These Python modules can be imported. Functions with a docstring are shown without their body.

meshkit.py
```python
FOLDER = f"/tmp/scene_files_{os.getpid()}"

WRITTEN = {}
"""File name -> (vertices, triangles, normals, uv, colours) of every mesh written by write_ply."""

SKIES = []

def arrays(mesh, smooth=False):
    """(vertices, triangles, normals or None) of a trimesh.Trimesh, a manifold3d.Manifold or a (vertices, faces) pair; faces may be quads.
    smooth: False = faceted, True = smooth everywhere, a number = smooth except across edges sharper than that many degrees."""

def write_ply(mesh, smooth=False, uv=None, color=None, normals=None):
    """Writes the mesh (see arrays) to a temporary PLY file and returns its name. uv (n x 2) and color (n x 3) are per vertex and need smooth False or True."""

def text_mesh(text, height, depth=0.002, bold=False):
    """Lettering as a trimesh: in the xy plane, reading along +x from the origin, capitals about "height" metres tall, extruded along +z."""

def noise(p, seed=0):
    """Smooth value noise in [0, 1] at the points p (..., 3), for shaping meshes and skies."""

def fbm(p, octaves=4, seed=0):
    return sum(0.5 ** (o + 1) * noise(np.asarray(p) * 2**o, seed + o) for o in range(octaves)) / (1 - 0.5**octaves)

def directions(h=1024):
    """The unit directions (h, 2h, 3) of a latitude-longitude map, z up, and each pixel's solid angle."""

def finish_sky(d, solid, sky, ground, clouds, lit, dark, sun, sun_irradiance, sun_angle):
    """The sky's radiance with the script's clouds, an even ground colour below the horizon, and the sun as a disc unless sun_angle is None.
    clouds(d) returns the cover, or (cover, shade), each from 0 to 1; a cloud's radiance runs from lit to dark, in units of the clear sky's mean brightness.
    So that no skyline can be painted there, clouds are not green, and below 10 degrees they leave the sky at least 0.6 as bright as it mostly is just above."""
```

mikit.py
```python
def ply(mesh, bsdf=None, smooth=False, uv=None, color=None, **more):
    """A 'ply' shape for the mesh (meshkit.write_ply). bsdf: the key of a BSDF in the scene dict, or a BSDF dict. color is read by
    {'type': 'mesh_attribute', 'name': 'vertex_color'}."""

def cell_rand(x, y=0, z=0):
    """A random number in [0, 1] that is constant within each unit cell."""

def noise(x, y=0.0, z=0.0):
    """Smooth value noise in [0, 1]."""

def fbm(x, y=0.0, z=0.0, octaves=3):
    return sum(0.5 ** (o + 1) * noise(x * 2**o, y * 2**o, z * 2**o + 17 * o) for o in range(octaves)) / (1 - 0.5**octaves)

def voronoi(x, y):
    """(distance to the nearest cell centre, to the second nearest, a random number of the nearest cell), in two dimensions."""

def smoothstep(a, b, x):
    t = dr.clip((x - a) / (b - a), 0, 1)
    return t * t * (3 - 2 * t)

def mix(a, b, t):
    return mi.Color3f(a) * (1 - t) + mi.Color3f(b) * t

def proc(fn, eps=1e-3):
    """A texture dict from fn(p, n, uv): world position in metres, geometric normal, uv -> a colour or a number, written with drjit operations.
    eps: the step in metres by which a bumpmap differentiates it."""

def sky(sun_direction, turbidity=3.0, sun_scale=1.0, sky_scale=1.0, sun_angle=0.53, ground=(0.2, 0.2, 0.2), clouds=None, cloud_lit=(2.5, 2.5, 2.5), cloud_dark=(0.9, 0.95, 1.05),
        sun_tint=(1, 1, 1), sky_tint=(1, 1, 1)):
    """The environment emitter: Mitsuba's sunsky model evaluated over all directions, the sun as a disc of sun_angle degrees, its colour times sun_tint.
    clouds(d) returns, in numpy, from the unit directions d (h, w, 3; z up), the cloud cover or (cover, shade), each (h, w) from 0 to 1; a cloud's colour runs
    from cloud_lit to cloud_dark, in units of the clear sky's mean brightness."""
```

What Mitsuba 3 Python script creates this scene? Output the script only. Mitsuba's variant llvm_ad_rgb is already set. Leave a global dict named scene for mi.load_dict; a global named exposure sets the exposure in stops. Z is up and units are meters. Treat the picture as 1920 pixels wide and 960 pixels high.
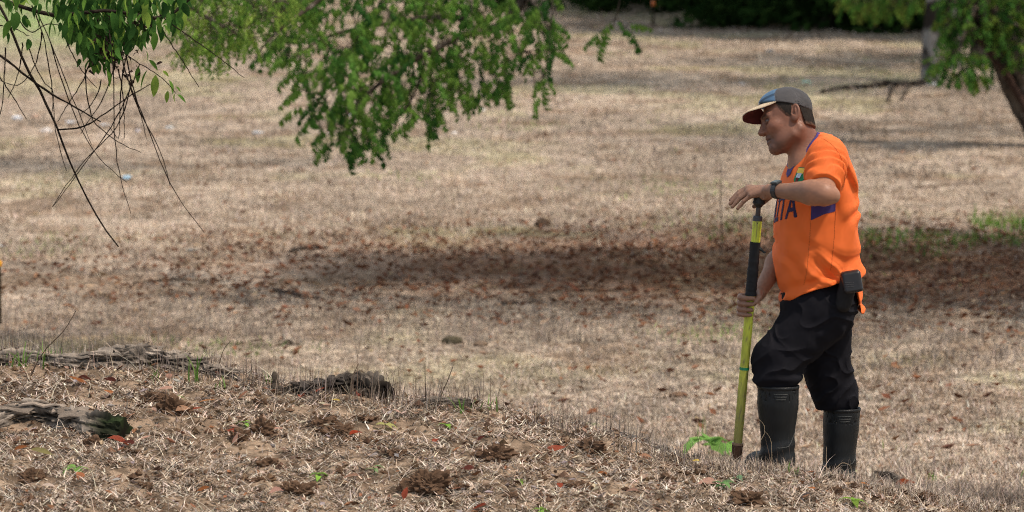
import math, numpy as np, trimesh, manifold3d, mitsuba as mi, drjit as dr, mikit, meshkit
from scipy.interpolate import PchipInterpolator
from scipy.spatial import cKDTree
T = mi.ScalarTransform4f
scene, labels = {}, {}

# ------------------------------------------------------------------ camera, sky, exposure
DIST, EYE, FPX = 13.2, 1.9, 6160.0
PITCH = math.atan(480 / FPX)
CP, SP = math.cos(PITCH), math.sin(PITCH)
scene['camera'] = {'type': 'thinlens', 'fov': math.degrees(2 * math.atan(960 / FPX)), 'fov_axis': 'x',
    'to_world': T().look_at(origin=[0, -DIST, EYE], target=[0, -DIST + CP, EYE - SP], up=[0, 0, 1]),
    'aperture_radius': 0.0125, 'focus_distance': 13.15, 'near_clip': 0.5, 'far_clip': 1500.0}
SUN = np.array([0.42, -0.24, 0.88]); SUN /= np.linalg.norm(SUN)
def cloud_cover(d):
    n = meshkit.fbm(d * np.array([2.2, 2.2, 4.0]), 5, 3)
    c = np.clip((n - 0.30) / 0.28, 0, 1)
    return c, np.clip((meshkit.fbm(d * 5.0, 4, 9) - 0.4) * 2.0, 0, 0.6)
scene['sky'] = mikit.sky(SUN, turbidity=4, sun_scale=0.66, sun_angle=3.0, sun_tint=(0.98, 0.985, 1.07), clouds=cloud_cover, cloud_lit=(2.0, 2.0, 2.0), cloud_dark=(1.0, 1.02, 1.06), ground=(0.22, 0.18, 0.13))
exposure = 2.05

# ------------------------------------------------------------------ helpers
def rng(seed): return np.random.default_rng(seed)
def ray(px, py):
    """Direction through a pixel of the 1920 x 960 photograph."""
    px, py = np.asarray(px, float), np.asarray(py, float)
    u, v = (px - 960) / FPX, (py - 480) / FPX
    return np.stack([u + 0 * v, CP - v * SP + 0 * u, -SP - v * CP + 0 * u], -1)
def P(px, py, Y=0.0):
    d = ray(px, py); t = (np.asarray(Y, float) + DIST) / d[..., 1]
    return np.array([0, -DIST, EYE]) + d * t[..., None]
def norm(v): return v / (np.linalg.norm(v, axis=-1, keepdims=True) + 1e-12)
def sstep(a, b, x):
    t = np.clip((x - a) / (b - a), 0, 1); return t * t * (3 - 2 * t)
def fb(x, y, s, o=3, seed=0):
    return meshkit.fbm(np.stack([x * s, y * s, np.zeros_like(x) + 0.37], -1), o, seed)
def tint(c, n, r, amt=0.15, hue=0.05):
    """n colours round c."""
    return np.clip(np.asarray(c) * (1 + amt * (r.random((n, 1)) * 2 - 1)) * (1 + hue * (r.random((n, 3)) * 2 - 1)), 0.004, 0.9)
def cat(ms):
    """Joins (vertices, faces, colours) triples."""
    at, V, F, C = 0, [], [], []
    for v, f, c in ms:
        V.append(v); F.append(np.asarray(f) + at); C.append(np.broadcast_to(c, (len(v), 3))); at += len(v)
    return np.vstack(V), np.vstack(F), np.vstack(C)
def tri(f):
    f = np.asarray(f)
    return np.vstack([f[:, [0, 1, 2]], f[:, [0, 2, 3]]]) if f.shape[1] == 4 else f
def tube(pts, rad, sides=6, cap=True, twist=0.0, wob=0.0, r=None):
    p = np.asarray(pts, float); n = len(p); rad = np.broadcast_to(rad, (n,))
    t = norm(np.gradient(p, axis=0)); a = np.zeros_like(p)
    ref = np.array([0, 0, 1.0]) if abs(t[0, 2]) < 0.9 else np.array([1.0, 0, 0])
    a[0] = norm(np.cross(t[0], ref))
    for i in range(1, n): a[i] = norm(a[i - 1] - t[i] * (a[i - 1] @ t[i]))
    b = np.cross(t, a); ang = np.arange(sides) * 2 * np.pi / sides
    R = rad[:, None] * (1 + (wob * (r.random((n, sides)) - 0.5) if wob else 0))
    v = p[:, None] + R[..., None] * (np.cos(ang)[None, :, None] * a[:, None] + np.sin(ang)[None, :, None] * b[:, None])
    i, j = np.meshgrid(np.arange(n - 1), np.arange(sides), indexing='ij')
    q = np.stack([i * sides + j, i * sides + (j + 1) % sides, (i + 1) * sides + (j + 1) % sides, (i + 1) * sides + j], -1).reshape(-1, 4)
    v = v.reshape(-1, 3); f = tri(q)
    if cap:
        k = len(v); v = np.vstack([v, p[:1], p[-1:]]); j = np.arange(sides); e = (n - 1) * sides
        f = np.vstack([f, np.stack([j * 0 + k, (j + 1) % sides, j], 1), np.stack([j * 0 + k + 1, e + j, e + (j + 1) % sides], 1)])
    return v, f
def curve(pts, n):
    """A smooth line through the points, n samples."""
    p = np.asarray(pts, float); s = np.concatenate([[0], np.cumsum(np.linalg.norm(np.diff(p, axis=0), axis=1) + 1e-9)])
    return PchipInterpolator(s, p)(np.linspace(0, s[-1], n))
def lathe(prof, axis0, axis1, sides=28):
    """Profile (t along the axis from 0 to 1, radius) turned round the axis."""
    a0, a1 = np.asarray(axis0, float), np.asarray(axis1, float)
    pts = a0 + (a1 - a0) * np.array([p[0] for p in prof])[:, None]
    z = norm(a1 - a0); x = norm(np.cross(z, [0, 1, 0.01])); y = np.cross(z, x); ang = np.arange(sides) * 2 * np.pi / sides
    ring = np.cos(ang)[:, None] * x + np.sin(ang)[:, None] * y
    v = (pts[:, None] + np.array([p[1] for p in prof])[:, None, None] * ring[None]).reshape(-1, 3); n = len(prof)
    i, j = np.meshgrid(np.arange(n - 1), np.arange(sides), indexing='ij')
    q = np.stack([i * sides + j, i * sides + (j + 1) % sides, (i + 1) * sides + (j + 1) % sides, (i + 1) * sides + j], -1).reshape(-1, 4)
    return v, tri(q)
def key_of(name, parent=None):
    base = (parent + '__' if parent else '') + name; k, i = base, 0
    while k in scene or k in labels or any(q.startswith(k + '__') for q in ()): i += 1; k = f'{base}_{i:03d}'
    return k
def put(key, mesh, bsdf='paint', smooth=True, color=None, **more):
    if len(mesh) == 3 and color is None: color = mesh[2]
    if color is not None: color = np.broadcast_to(np.asarray(color, float), (len(mesh[0]), 3))
    scene[key] = mikit.ply((mesh[0], mesh[1]), bsdf, smooth, color=color, **more)
    return key
def tag(key, label=None, category=None, group=None, kind=None):
    d = {k: v for k, v in dict(label=label, category=category, group=group, kind=kind).items() if v}
    labels[key] = d; return key
def frame(d, up=(0, 0, 1)):
    """Rotation whose columns are x across, y along d, z upward."""
    y = norm(np.asarray(d, float)); x = norm(np.cross(y, up)); return np.stack([x, y, np.cross(x, y)], 1)

# ------------------------------------------------------------------ materials
vc = {'type': 'mesh_attribute', 'name': 'vertex_color'}
scene['paint'] = {'type': 'twosided', 'bsdf': {'type': 'diffuse', 'reflectance': vc}}
scene['leaf'] = {'type': 'principledthin', 'base_color': vc, 'roughness': 0.42, 'diff_trans': 0.85, 'eta': 1.4}
scene['satin'] = {'type': 'twosided', 'bsdf': {'type': 'principled', 'base_color': vc, 'roughness': 0.38, 'specular': 0.45}}
scene['rubber'] = {'type': 'twosided', 'bsdf': {'type': 'principled', 'base_color': vc, 'roughness': 0.5, 'specular': 0.32}}
scene['cloth'] = {'type': 'twosided', 'bsdf': {'type': 'principled', 'base_color': vc, 'roughness': 0.72, 'specular': 0.25, 'sheen': 0.35}}
scene['cloth_dark'] = {'type': 'twosided', 'bsdf': {'type': 'principled', 'base_color': vc, 'roughness': 0.85, 'specular': 0.15}}
scene['skin'] = {'type': 'twosided', 'bsdf': {'type': 'principled', 'base_color': vc, 'roughness': 0.5, 'specular': 0.4}}
def bark_color(p, n, uv):
    a = mikit.fbm(p.x * 9, p.y * 9, p.z * 3, 4); b = mikit.noise(p.x * 40, p.y * 40, p.z * 12)
    c = mikit.mix([0.020, 0.016, 0.013], [0.095, 0.078, 0.062], mikit.smoothstep(0.3, 0.7, a))
    return mikit.mix(c, [0.19, 0.175, 0.155], mikit.smoothstep(0.6, 0.8, b) * 0.5)
scene['bark'] = {'type': 'twosided', 'bsdf': {'type': 'diffuse', 'reflectance': mikit.proc(bark_color)}}
def pale_bark_color(p, n, uv):
    a = mikit.fbm(p.x * 5, p.y * 5, p.z * 2.5, 4)
    return mikit.mix([0.035, 0.03, 0.026], [0.25, 0.24, 0.225], mikit.smoothstep(0.42, 0.6, a))
scene['pale_bark'] = {'type': 'twosided', 'bsdf': {'type': 'diffuse', 'reflectance': mikit.proc(pale_bark_color)}}
# ------------------------------------------------------------------ the ground: a bank in front, a shallow valley, a dry field rising behind
_rows = np.array([[16.2, 935], [19, 850], [23, 720], [27, 610], [35, 455], [45, 325], [60, 180], [75, 85], [88, 30], [100, 4], [125, -10]], float)
_fy = _rows[:, 0] - DIST
_field = PchipInterpolator(np.concatenate([_fy, [300, 900]]), np.concatenate([P(960 + 0 * _fy, _rows[:, 1], _fy)[:, 2], [3.2, 4.0]]))
_crest = np.array([[-700, 640, 1.0], [0, 663, 0.95], [150, 678, 0.9], [300, 683, 0.85], [430, 702, 0.8], [520, 722, 0.7], [740, 752, 0.5], [900, 768, 0.35], [1100, 808, 0.15], [1300, 860, -0.22],
    [1400, 876, -0.29], [1500, 886, -0.29], [1600, 902, -0.28], [1700, 926, -0.15], [1800, 946, -0.25], [1900, 966, -0.3], [2100, 1020, -0.4], [2600, 1150, -0.4]], float)
_cp = P(_crest[:, 0], _crest[:, 1], _crest[:, 2])
_cz, _cy = PchipInterpolator(_cp[:, 0], _cp[:, 2]), PchipInterpolator(_cp[:, 0], _cp[:, 1])
def H(x, y, detail=True):
    x, y = np.asarray(x, float), np.asarray(y, float)
    xc = np.clip(x, _cp[0, 0], _cp[-1, 0]); yc, zc = _cy(xc), _cz(xc)
    f = _field(np.clip(y, 3.0, 900)) - 0.003 * (x + 2) * sstep(40, 90, y)
    slope = np.interp(x, [-2.2, -0.5, 1.0, 2.2], [0.10, 0.085, 0.05, 0.035])
    q = np.clip(yc - y, 0, 5); front = zc - slope * (q - 0.06 * q * q)
    b = np.clip(y - yc, 0, None)
    steep = 0.10 + 0.20 * np.exp(-((x - 1.15) / 0.42) ** 4); back = zc - steep * np.minimum(b, 0.75) - 0.10 * np.clip(b - 0.75, 0, None) - 0.55 * np.clip(b - 0.45, 0, None) ** 1.15
    bank = np.where(y < yc, front, back)
    w = np.where(y < yc, 1.0, 0.0)
    k = 0.10; h = np.clip(0.5 + 0.5 * (bank - f) / k, 0, 1)
    z = np.where(w > 0, bank, f * (1 - h) + bank * h + k * h * (1 - h))
    if detail:
        near = sstep(4.5, 1.5, y)
        calm = 1 - 0.85 * np.exp(-(((x - 1.12) / 0.28) ** 2 + ((y - 0.0) / 0.25) ** 2))
        z = z + near * calm * (0.075 * (fb(x, y, 3.2, 3, 5) - 0.5) + 0.060 * (fb(x, y, 11.0, 3, 6) - 0.5)) + (1 - near) * 0.09 * (fb(x, y, 0.9, 4, 7) - 0.5)
    return z
def G(px, py, detail=False):
    """Where the line of sight through a pixel meets the ground."""
    px, py = np.atleast_1d(np.asarray(px, float)), np.atleast_1d(np.asarray(py, float))
    d = ray(px, py); o = np.array([0, -DIST, EYE]); ts = np.concatenate([np.arange(9.5, 17, 0.03), np.geomspace(17, 160, 500)])
    hit = np.full(len(d), ts[-1]); done = np.zeros(len(d), bool); last = ts[0]
    for t in ts:
        p = o + d * t; under = (p[:, 2] < H(p[:, 0], p[:, 1], detail)) & ~done
        hit[under] = (t + last) / 2; done |= under; last = t
    p = o + d * hit[:, None]; p[:, 2] = H(p[:, 0], p[:, 1])
    return p
def g1(px, py): return G(px, py)[0]

def grid_axis(parts):
    return np.unique(np.round(np.concatenate([np.arange(a, b, s) for a, b, s in parts]), 5))
gx = grid_axis([(-400, -60, 20), (-60, -14, 2.0), (-14, -3, 0.3), (-3, 3, 0.02), (3, 14, 0.3), (14, 60, 2.0), (60, 401, 20)])
gy = grid_axis([(-60, -14, 3.0), (-14, -3.2, 0.25), (-3.2, 2.6, 0.02), (2.6, 10, 0.1), (10, 30, 0.25), (30, 100, 0.5), (100, 200, 5), (200, 900, 50)])
X, Yg = np.meshgrid(gx, gy, indexing='ij'); Zg = H(X, Yg)
i, j = np.meshgrid(np.arange(len(gx) - 1), np.arange(len(gy) - 1), indexing='ij'); m = len(gy)
gf = np.stack([i * m + j, (i + 1) * m + j, (i + 1) * m + j + 1, i * m + j + 1], -1).reshape(-1, 4)
def ground_color(p, n, uv):
    big = mikit.fbm(p.x * 0.22 + 3, p.y * 0.11, 1.0, 3); mid = mikit.fbm(p.x * 1.4, p.y * 0.9, 2.0, 3); fine = mikit.fbm(p.x * 14, p.y * 9, 3.0, 3); grain = mikit.noise(p.x * 90, p.y * 60, 0.5)
    straw = mikit.mix([0.36, 0.30, 0.235], [0.50, 0.425, 0.34], fine)
    c = mikit.mix(straw, [0.30, 0.245, 0.19], mikit.smoothstep(0.46, 0.62, big) * 0.55)
    c = mikit.mix(c, [0.21, 0.145, 0.095], mikit.smoothstep(0.50, 0.68, mid) * 0.6)
    c = mikit.mix(c, [0.17, 0.11, 0.07], mikit.smoothstep(0.55, 0.7, fine) * 0.55)
    c = mikit.mix(c, [0.33, 0.36, 0.16], mikit.smoothstep(0.56, 0.70, mikit.fbm(p.x * 0.5 + 9, p.y * 0.35, 6.0, 3)) * 0.30)
    c = c * (0.72 + 0.40 * mikit.smoothstep(0.32, 0.68, mikit.fbm(p.x * 4.5, p.y * 4.0, 8.0, 4))) * (0.88 + 0.22 * mikit.smoothstep(0.3, 0.7, mikit.fbm(p.x * 0.45, p.y * 0.22, 4.0, 3)))
    far_green = mikit.smoothstep(52, 72, p.y) * mikit.smoothstep(-7, -11, p.x)
    c = mikit.mix(c, [0.25, 0.36, 0.14], far_green * 0.85)
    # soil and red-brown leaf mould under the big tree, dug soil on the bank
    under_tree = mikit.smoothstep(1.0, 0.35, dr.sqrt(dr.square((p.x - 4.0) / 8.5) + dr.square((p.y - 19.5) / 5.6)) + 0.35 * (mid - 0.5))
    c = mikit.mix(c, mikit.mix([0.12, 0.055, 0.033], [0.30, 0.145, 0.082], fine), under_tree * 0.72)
    dug = mikit.smoothstep(3.0, 1.0, p.y)
    c = mikit.mix(c, mikit.mix([0.065, 0.042, 0.028], [0.31, 0.235, 0.165], fine), dug * 0.95)
    near = mikit.smoothstep(30.0, 6.0, p.y)
    return c * (1 + near * 0.36 * (grain - 0.5)) * (1 + near * 0.76 * (mikit.smoothstep(0.3, 0.7, mikit.fbm(p.x * 18, p.y * 18, 5.0, 2)) - 0.5))
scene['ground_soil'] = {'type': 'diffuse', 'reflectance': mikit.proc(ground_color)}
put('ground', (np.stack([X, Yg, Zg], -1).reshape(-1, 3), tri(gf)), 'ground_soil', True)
tag('ground', 'dry straw-coloured field rising behind a low dug-over bank', kind='structure')

# ------------------------------------------------------------------ dry grass, dead stems, leaf litter (nobody could count these)
STRAW, PALE, GREYB, BROWN, RED, GREEN = (0.46, 0.378, 0.295), (0.60, 0.52, 0.43), (0.26, 0.225, 0.195), (0.20, 0.135, 0.09), (0.30, 0.13, 0.065), (0.16, 0.27, 0.06)
def blades(base, length, width, lean, r, colors, bend=0.5, segs=2):
    """Bent flat blades; base (n,3); lean = tilt from upright in radians (n)."""
    n = len(base); az = r.random(n) * 2 * np.pi; out = np.stack([np.cos(az), np.sin(az), 0 * az], 1)
    side = np.stack([-np.sin(az), np.cos(az), 0 * az], 1); tw = (r.random(n) - 0.5)[:, None] * 1.6
    side = norm(side + out * tw); V = []
    pos = base.copy(); ang = lean - bend * 0.5
    for k in range(segs + 1):
        w = width * (1 - k / segs) ** 0.7 if k < segs else width * 0
        if k < segs: V += [pos - side * w[:, None] / 2, pos + side * w[:, None] / 2]
        else: V += [pos]
        a = np.clip(ang + bend * k / segs, -1.5, 1.75); step = (length / segs)[:, None]
        pos = pos + step * (out * np.sin(a)[:, None] + np.array([0, 0, 1.0]) * np.cos(a)[:, None])
    m = len(V); v = np.stack(V, 1).reshape(-1, 3); o = (np.arange(n) * m)[:, None]; f = []
    for k in range(segs - 1):
        f += [o + [2 * k, 2 * k + 1, 2 * k + 3], o + [2 * k, 2 * k + 3, 2 * k + 2]]
    f += [o + [2 * segs - 2, 2 * segs - 1, 2 * segs]]
    return v, np.vstack(f), np.repeat(colors, m, 0)
def pick(cols, w, n, r, amt=0.25):
    w = np.asarray(w, float); k = r.choice(len(cols), n, p=w / w.sum())
    return np.clip(np.asarray(cols)[k] * (1 + amt * (r.random((n, 1)) * 2 - 1)) * (1 + 0.06 * (r.random((n, 3)) * 2 - 1)), 0.005, 0.9)
def tone(x, y, s, lo=0.5, hi=1.45, seed=91): return (lo + (hi - lo) * sstep(0.28, 0.72, fb(x, y, s, 2, seed)))[:, None]
def spread(n, d0, d1, power, r, margin=1.12):
    """Points over the view's wedge of ground, density falling with distance."""
    u = r.random(n); e = 1 - power
    d = (d0 ** e + u * (d1 ** e - d0 ** e)) ** (1 / e)
    x = (r.random(n) * 2 - 1) * d * 960 / FPX * margin
    return x, d - DIST
def ongrass(x, y, dz=-0.004): return np.stack([x, y, H(x, y) + dz], 1)
r = rng(11); M = []
# bank: trampled straw lying every way
n = 230000; x = (r.random(n) * 2 - 1) * 2.75; y = -3.0 + r.random(n) * 4.6
keep = (fb(x, y, 5.0, 3, 21) + 0.16 * r.random(n) > 0.55 - 0.05 * sstep(0.2, 1.2, x)) | (r.random(n) < 0.12); x, y = x[keep], y[keep]; n = len(x)
keep = ~((np.abs(x - 1.13) < 0.06) & (y > -0.16) & (y < 0)); x, y = x[keep], y[keep]; n = len(x)
M.append(blades(ongrass(x, y, 0.003), 0.016 + 0.048 * r.random(n) ** 1.6, 0.0028 + 0.0050 * r.random(n) ** 2, 1.15 + 0.5 * r.random(n), r, np.clip(pick([STRAW, PALE, GREYB, BROWN], [4, 5, 1.5, 1.4], n, r, 0.35) * tone(x, y, 26, 0.42, 1.4), 0, 0.85), 0.5))
# long loose stalks on the bank
n = 2600; x = (r.random(n) * 2 - 1) * 2.7; y = -2.8 + r.random(n) * 4.2
M.append(blades(ongrass(x, y, 0.004), 0.08 + 0.12 * r.random(n), 0.002 + 0.0012 * r.random(n), 1.1 + 0.45 * r.random(n), r, pick([PALE, STRAW, GREYB], [4, 3, 2], n, r), 0.7, 3))
n = 4200; x = 0.75 + 1.3 * r.random(n); y = _cy(x) + 0.02 + 0.09 * r.normal(size=n); keep = fb(x, y, 9.0, 2, 77) > 0.45; x, y = x[keep], y[keep]; n = len(x)
M.append(blades(ongrass(x, y), 0.03 + 0.04 * r.random(n), 0.002 + 0.002 * r.random(n), 0.2 + 1.0 * r.random(n), r, pick([STRAW, PALE, GREYB, BROWN], [4, 4, 2, 1], n, r), 0.9, 3))
n = 700; x = (r.random(n) * 2 - 1) * 2.7; y = -2.8 + r.random(n) * 4.2
M.append(blades(ongrass(x, y, 0.008), 0.05 + 0.13 * r.random(n), 0.0022 + 0.002 * r.random(n), 0.9 + 0.65 * r.random(n), r, pick([(0.09, 0.065, 0.05), (0.16, 0.12, 0.09)], [3, 2], n, r), 0.35, 3))
put('dry_bank_straw', cat(M), 'paint', False); tag('dry_bank_straw', 'trampled pale straw and dead grass covering the near bank', 'dry grass', kind='stuff')
M = []
def shade_zone(x, y): return np.clip(1.0 - np.hypot((x - 4.0) / 8.5, (y - 19.5) / 5.4), 0, 1)
n = 200000; x, y = spread(n, 15.6, 36, 2.1, r); keep = r.random(n) > np.clip(shade_zone(x, y) * 2.2, 0, 0.8) ; x, y = x[keep], y[keep]; n = len(x)
patch = fb(x, y, 0.45, 4, 31); green = fb(x + 40, y, 0.5, 3, 33) + 0.12 * r.random(n)
c = pick([STRAW, PALE, GREYB, BROWN], [4.2, 3.2, 2.0, 1.6], n, r, 0.2); c = np.where((patch + 0.15 * r.random(n) > 0.60)[:, None], pick([GREYB, STRAW], [3, 1.4], n, r), c); c = np.where((green > 0.73)[:, None], pick([GREEN, STRAW], [1, 1.5], n, r), c)
c = np.clip(c * tone(x, y, 13, 0.55, 1.36) * tone(x, y, 3.0, 0.72, 1.22, 93), 0, 0.85)
M.append(blades(ongrass(x, y), (0.03 + 0.05 * r.random(n)) * (1 + 0.5 * (patch > 0.55)), 0.0038 + 0.0045 * r.random(n), 0.6 + 0.95 * r.random(n), r, c, 0.5, 2))
n = 150000; x, y = spread(n, 33, 104, 1.5, r); keep = (fb(x, y * 0.9, 1.3, 3, 35) + 0.2 * r.random(n) > 0.50) & (r.random(n) > np.clip(shade_zone(x, y) * 2.2, 0, 0.8)); x, y = x[keep], y[keep]; n = len(x)
patch = fb(x * 0.6, y * 0.35, 0.45, 4, 31); green = fb(x + 40, y * 0.6, 0.4, 3, 33) + 0.1 * r.random(n)
c = pick([STRAW, PALE, GREYB, BROWN], [5.5, 2.6, 0.5, 0.2], n, r, 0.08); c = np.where((patch + 0.15 * r.random(n) > 0.64)[:, None], pick([GREYB, STRAW], [2, 1.6], n, r), c); c = np.where((green > 0.68)[:, None], pick([(0.30, 0.36, 0.15), STRAW], [1, 1.6], n, r), c)
s = (y + DIST) / 40
c = np.clip(c * tone(x, y, 2.4, 0.74, 1.2) * tone(x, y * 0.7, 0.8, 0.72, 1.2, 93) * tone(x, y * 0.5, 0.28, 0.8, 1.15, 95), 0, 0.85)
M.append(blades(ongrass(x, y), (0.045 + 0.065 * r.random(n)) * s ** 0.4, (0.010 + 0.012 * r.random(n)) * s ** 0.7, 0.5 + 1.0 * r.random(n), r, c, 0.4, 1))
put('dry_field_grass', cat(M), 'paint', False); tag('dry_field_grass', 'short dry mown grass over the whole field', 'dry grass', kind='stuff')
# grey dead herb stems standing behind the crest and in strips
n = 15000; x = (r.random(n) * 2 - 1) * 2.8; y = _cy(np.clip(x, -3, 3)) - 0.25 + r.random(n) ** 1.4 * 2.6
keep = (fb(x, y, 2.2, 3, 41) > 0.44) & ~((x > 0.9) & (y < 0.5) & (r.random(n) < 0.8)); x, y = x[keep], y[keep]; n = len(x)
M = [blades(ongrass(x, y), 0.05 + 0.12 * r.random(n) ** 2, 0.0022 + 0.0014 * r.random(n), 0.05 + 0.5 * r.random(n), r, pick([GREYB, (0.14, 0.105, 0.08), STRAW], [4, 3, 2], n, r), 0.2, 2)]
n = 16000; x, y = spread(n, 17, 40, 1.2, r); keep = fb(x, y, 0.45, 4, 31) > 0.56; x, y = x[keep], y[keep]; n = len(x)
M.append(blades(ongrass(x, y), 0.07 + 0.1 * r.random(n), 0.004 + 0.003 * r.random(n), 0.05 + 0.4 * r.random(n), r, pick([GREYB, (0.17, 0.13, 0.10)], [4, 3], n, r), 0.2, 2))
put('dead_weed_stems', cat(M), 'paint', False); tag('dead_weed_stems', 'grey brown dead weed stems standing along the edge of the bank', 'dead weeds', kind='stuff')
def leaf_flakes(x, y, size, r, colors, lift=0.004):
    """Curled fallen leaves, four triangles each."""
    n = len(x); az = r.random(n) * 2 * np.pi; a = np.stack([np.cos(az), np.sin(az), (r.random(n) - 0.5) * 0.9], 1); b = np.stack([-np.sin(az), np.cos(az), (r.random(n) - 0.5) * 0.9], 1)
    c = ongrass(x, y, lift) + np.array([0, 0, 1]) * (size * 0.22)[:, None]; s = size[:, None]; up = np.array([0, 0, 1.0]) * (s * (0.05 + 0.28 * r.random((n, 1))))
    V = np.stack([c - a * s * 0.5 + up * .6, c - b * s * 0.24 + up * .7, c + a * s * 0.5 + up * .4, c + b * s * 0.24 + up * .8, c - up * 0.3], 1)
    o = (np.arange(n) * 5)[:, None]
    return V.reshape(-1, 3), np.vstack([o + [0, 1, 4], o + [1, 2, 4], o + [2, 3, 4], o + [3, 0, 4]]), np.repeat(colors, 5, 0)
LITTER = [(0.22, 0.098, 0.055), (0.28, 0.16, 0.10), (0.14, 0.075, 0.05), (0.38, 0.28, 0.19)]
n = 50000; x, y = spread(n, 19, 62, 1.1, r)
dens = np.clip(1.25 - np.hypot((x - 4.0) / 8.5, (y - 19.5) / 5.6), 0, 1) + 0.03
keep = r.random(n) < dens; x, y = x[keep], y[keep]; n = len(x)
M = [leaf_flakes(x, y, 0.045 + 0.06 * r.random(n), r, pick(LITTER, [4, 3, 3, 1.5], n, r))]
n = 9000; x = (r.random(n) * 2 - 1) * 2.7; y = -2.8 + r.random(n) * 4.4
M.append(leaf_flakes(x, y, 0.010 + 0.034 * r.random(n) ** 2, r, pick([(0.24, 0.12, 0.07), (0.34, 0.24, 0.17), (0.12, 0.075, 0.05), (0.46, 0.38, 0.29), (0.30, 0.27, 0.25)], [2, 3, 4, 3, 2], n, r), 0.008))
n = 1300; x, y = spread(n, 15.5, 30, 1.2, r); M.append(leaf_flakes(x, y, 0.015 + 0.05 * r.random(n) ** 2, r, pick([(0.30, 0.17, 0.10), (0.17, 0.10, 0.07), (0.46, 0.36, 0.25)], [2, 4, 3], n, r)))
put('leaf_litter', cat(M), 'paint', False); tag('leaf_litter', 'small red brown fallen leaves strewn thickest in the tree shade', 'leaf litter', kind='stuff')
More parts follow.
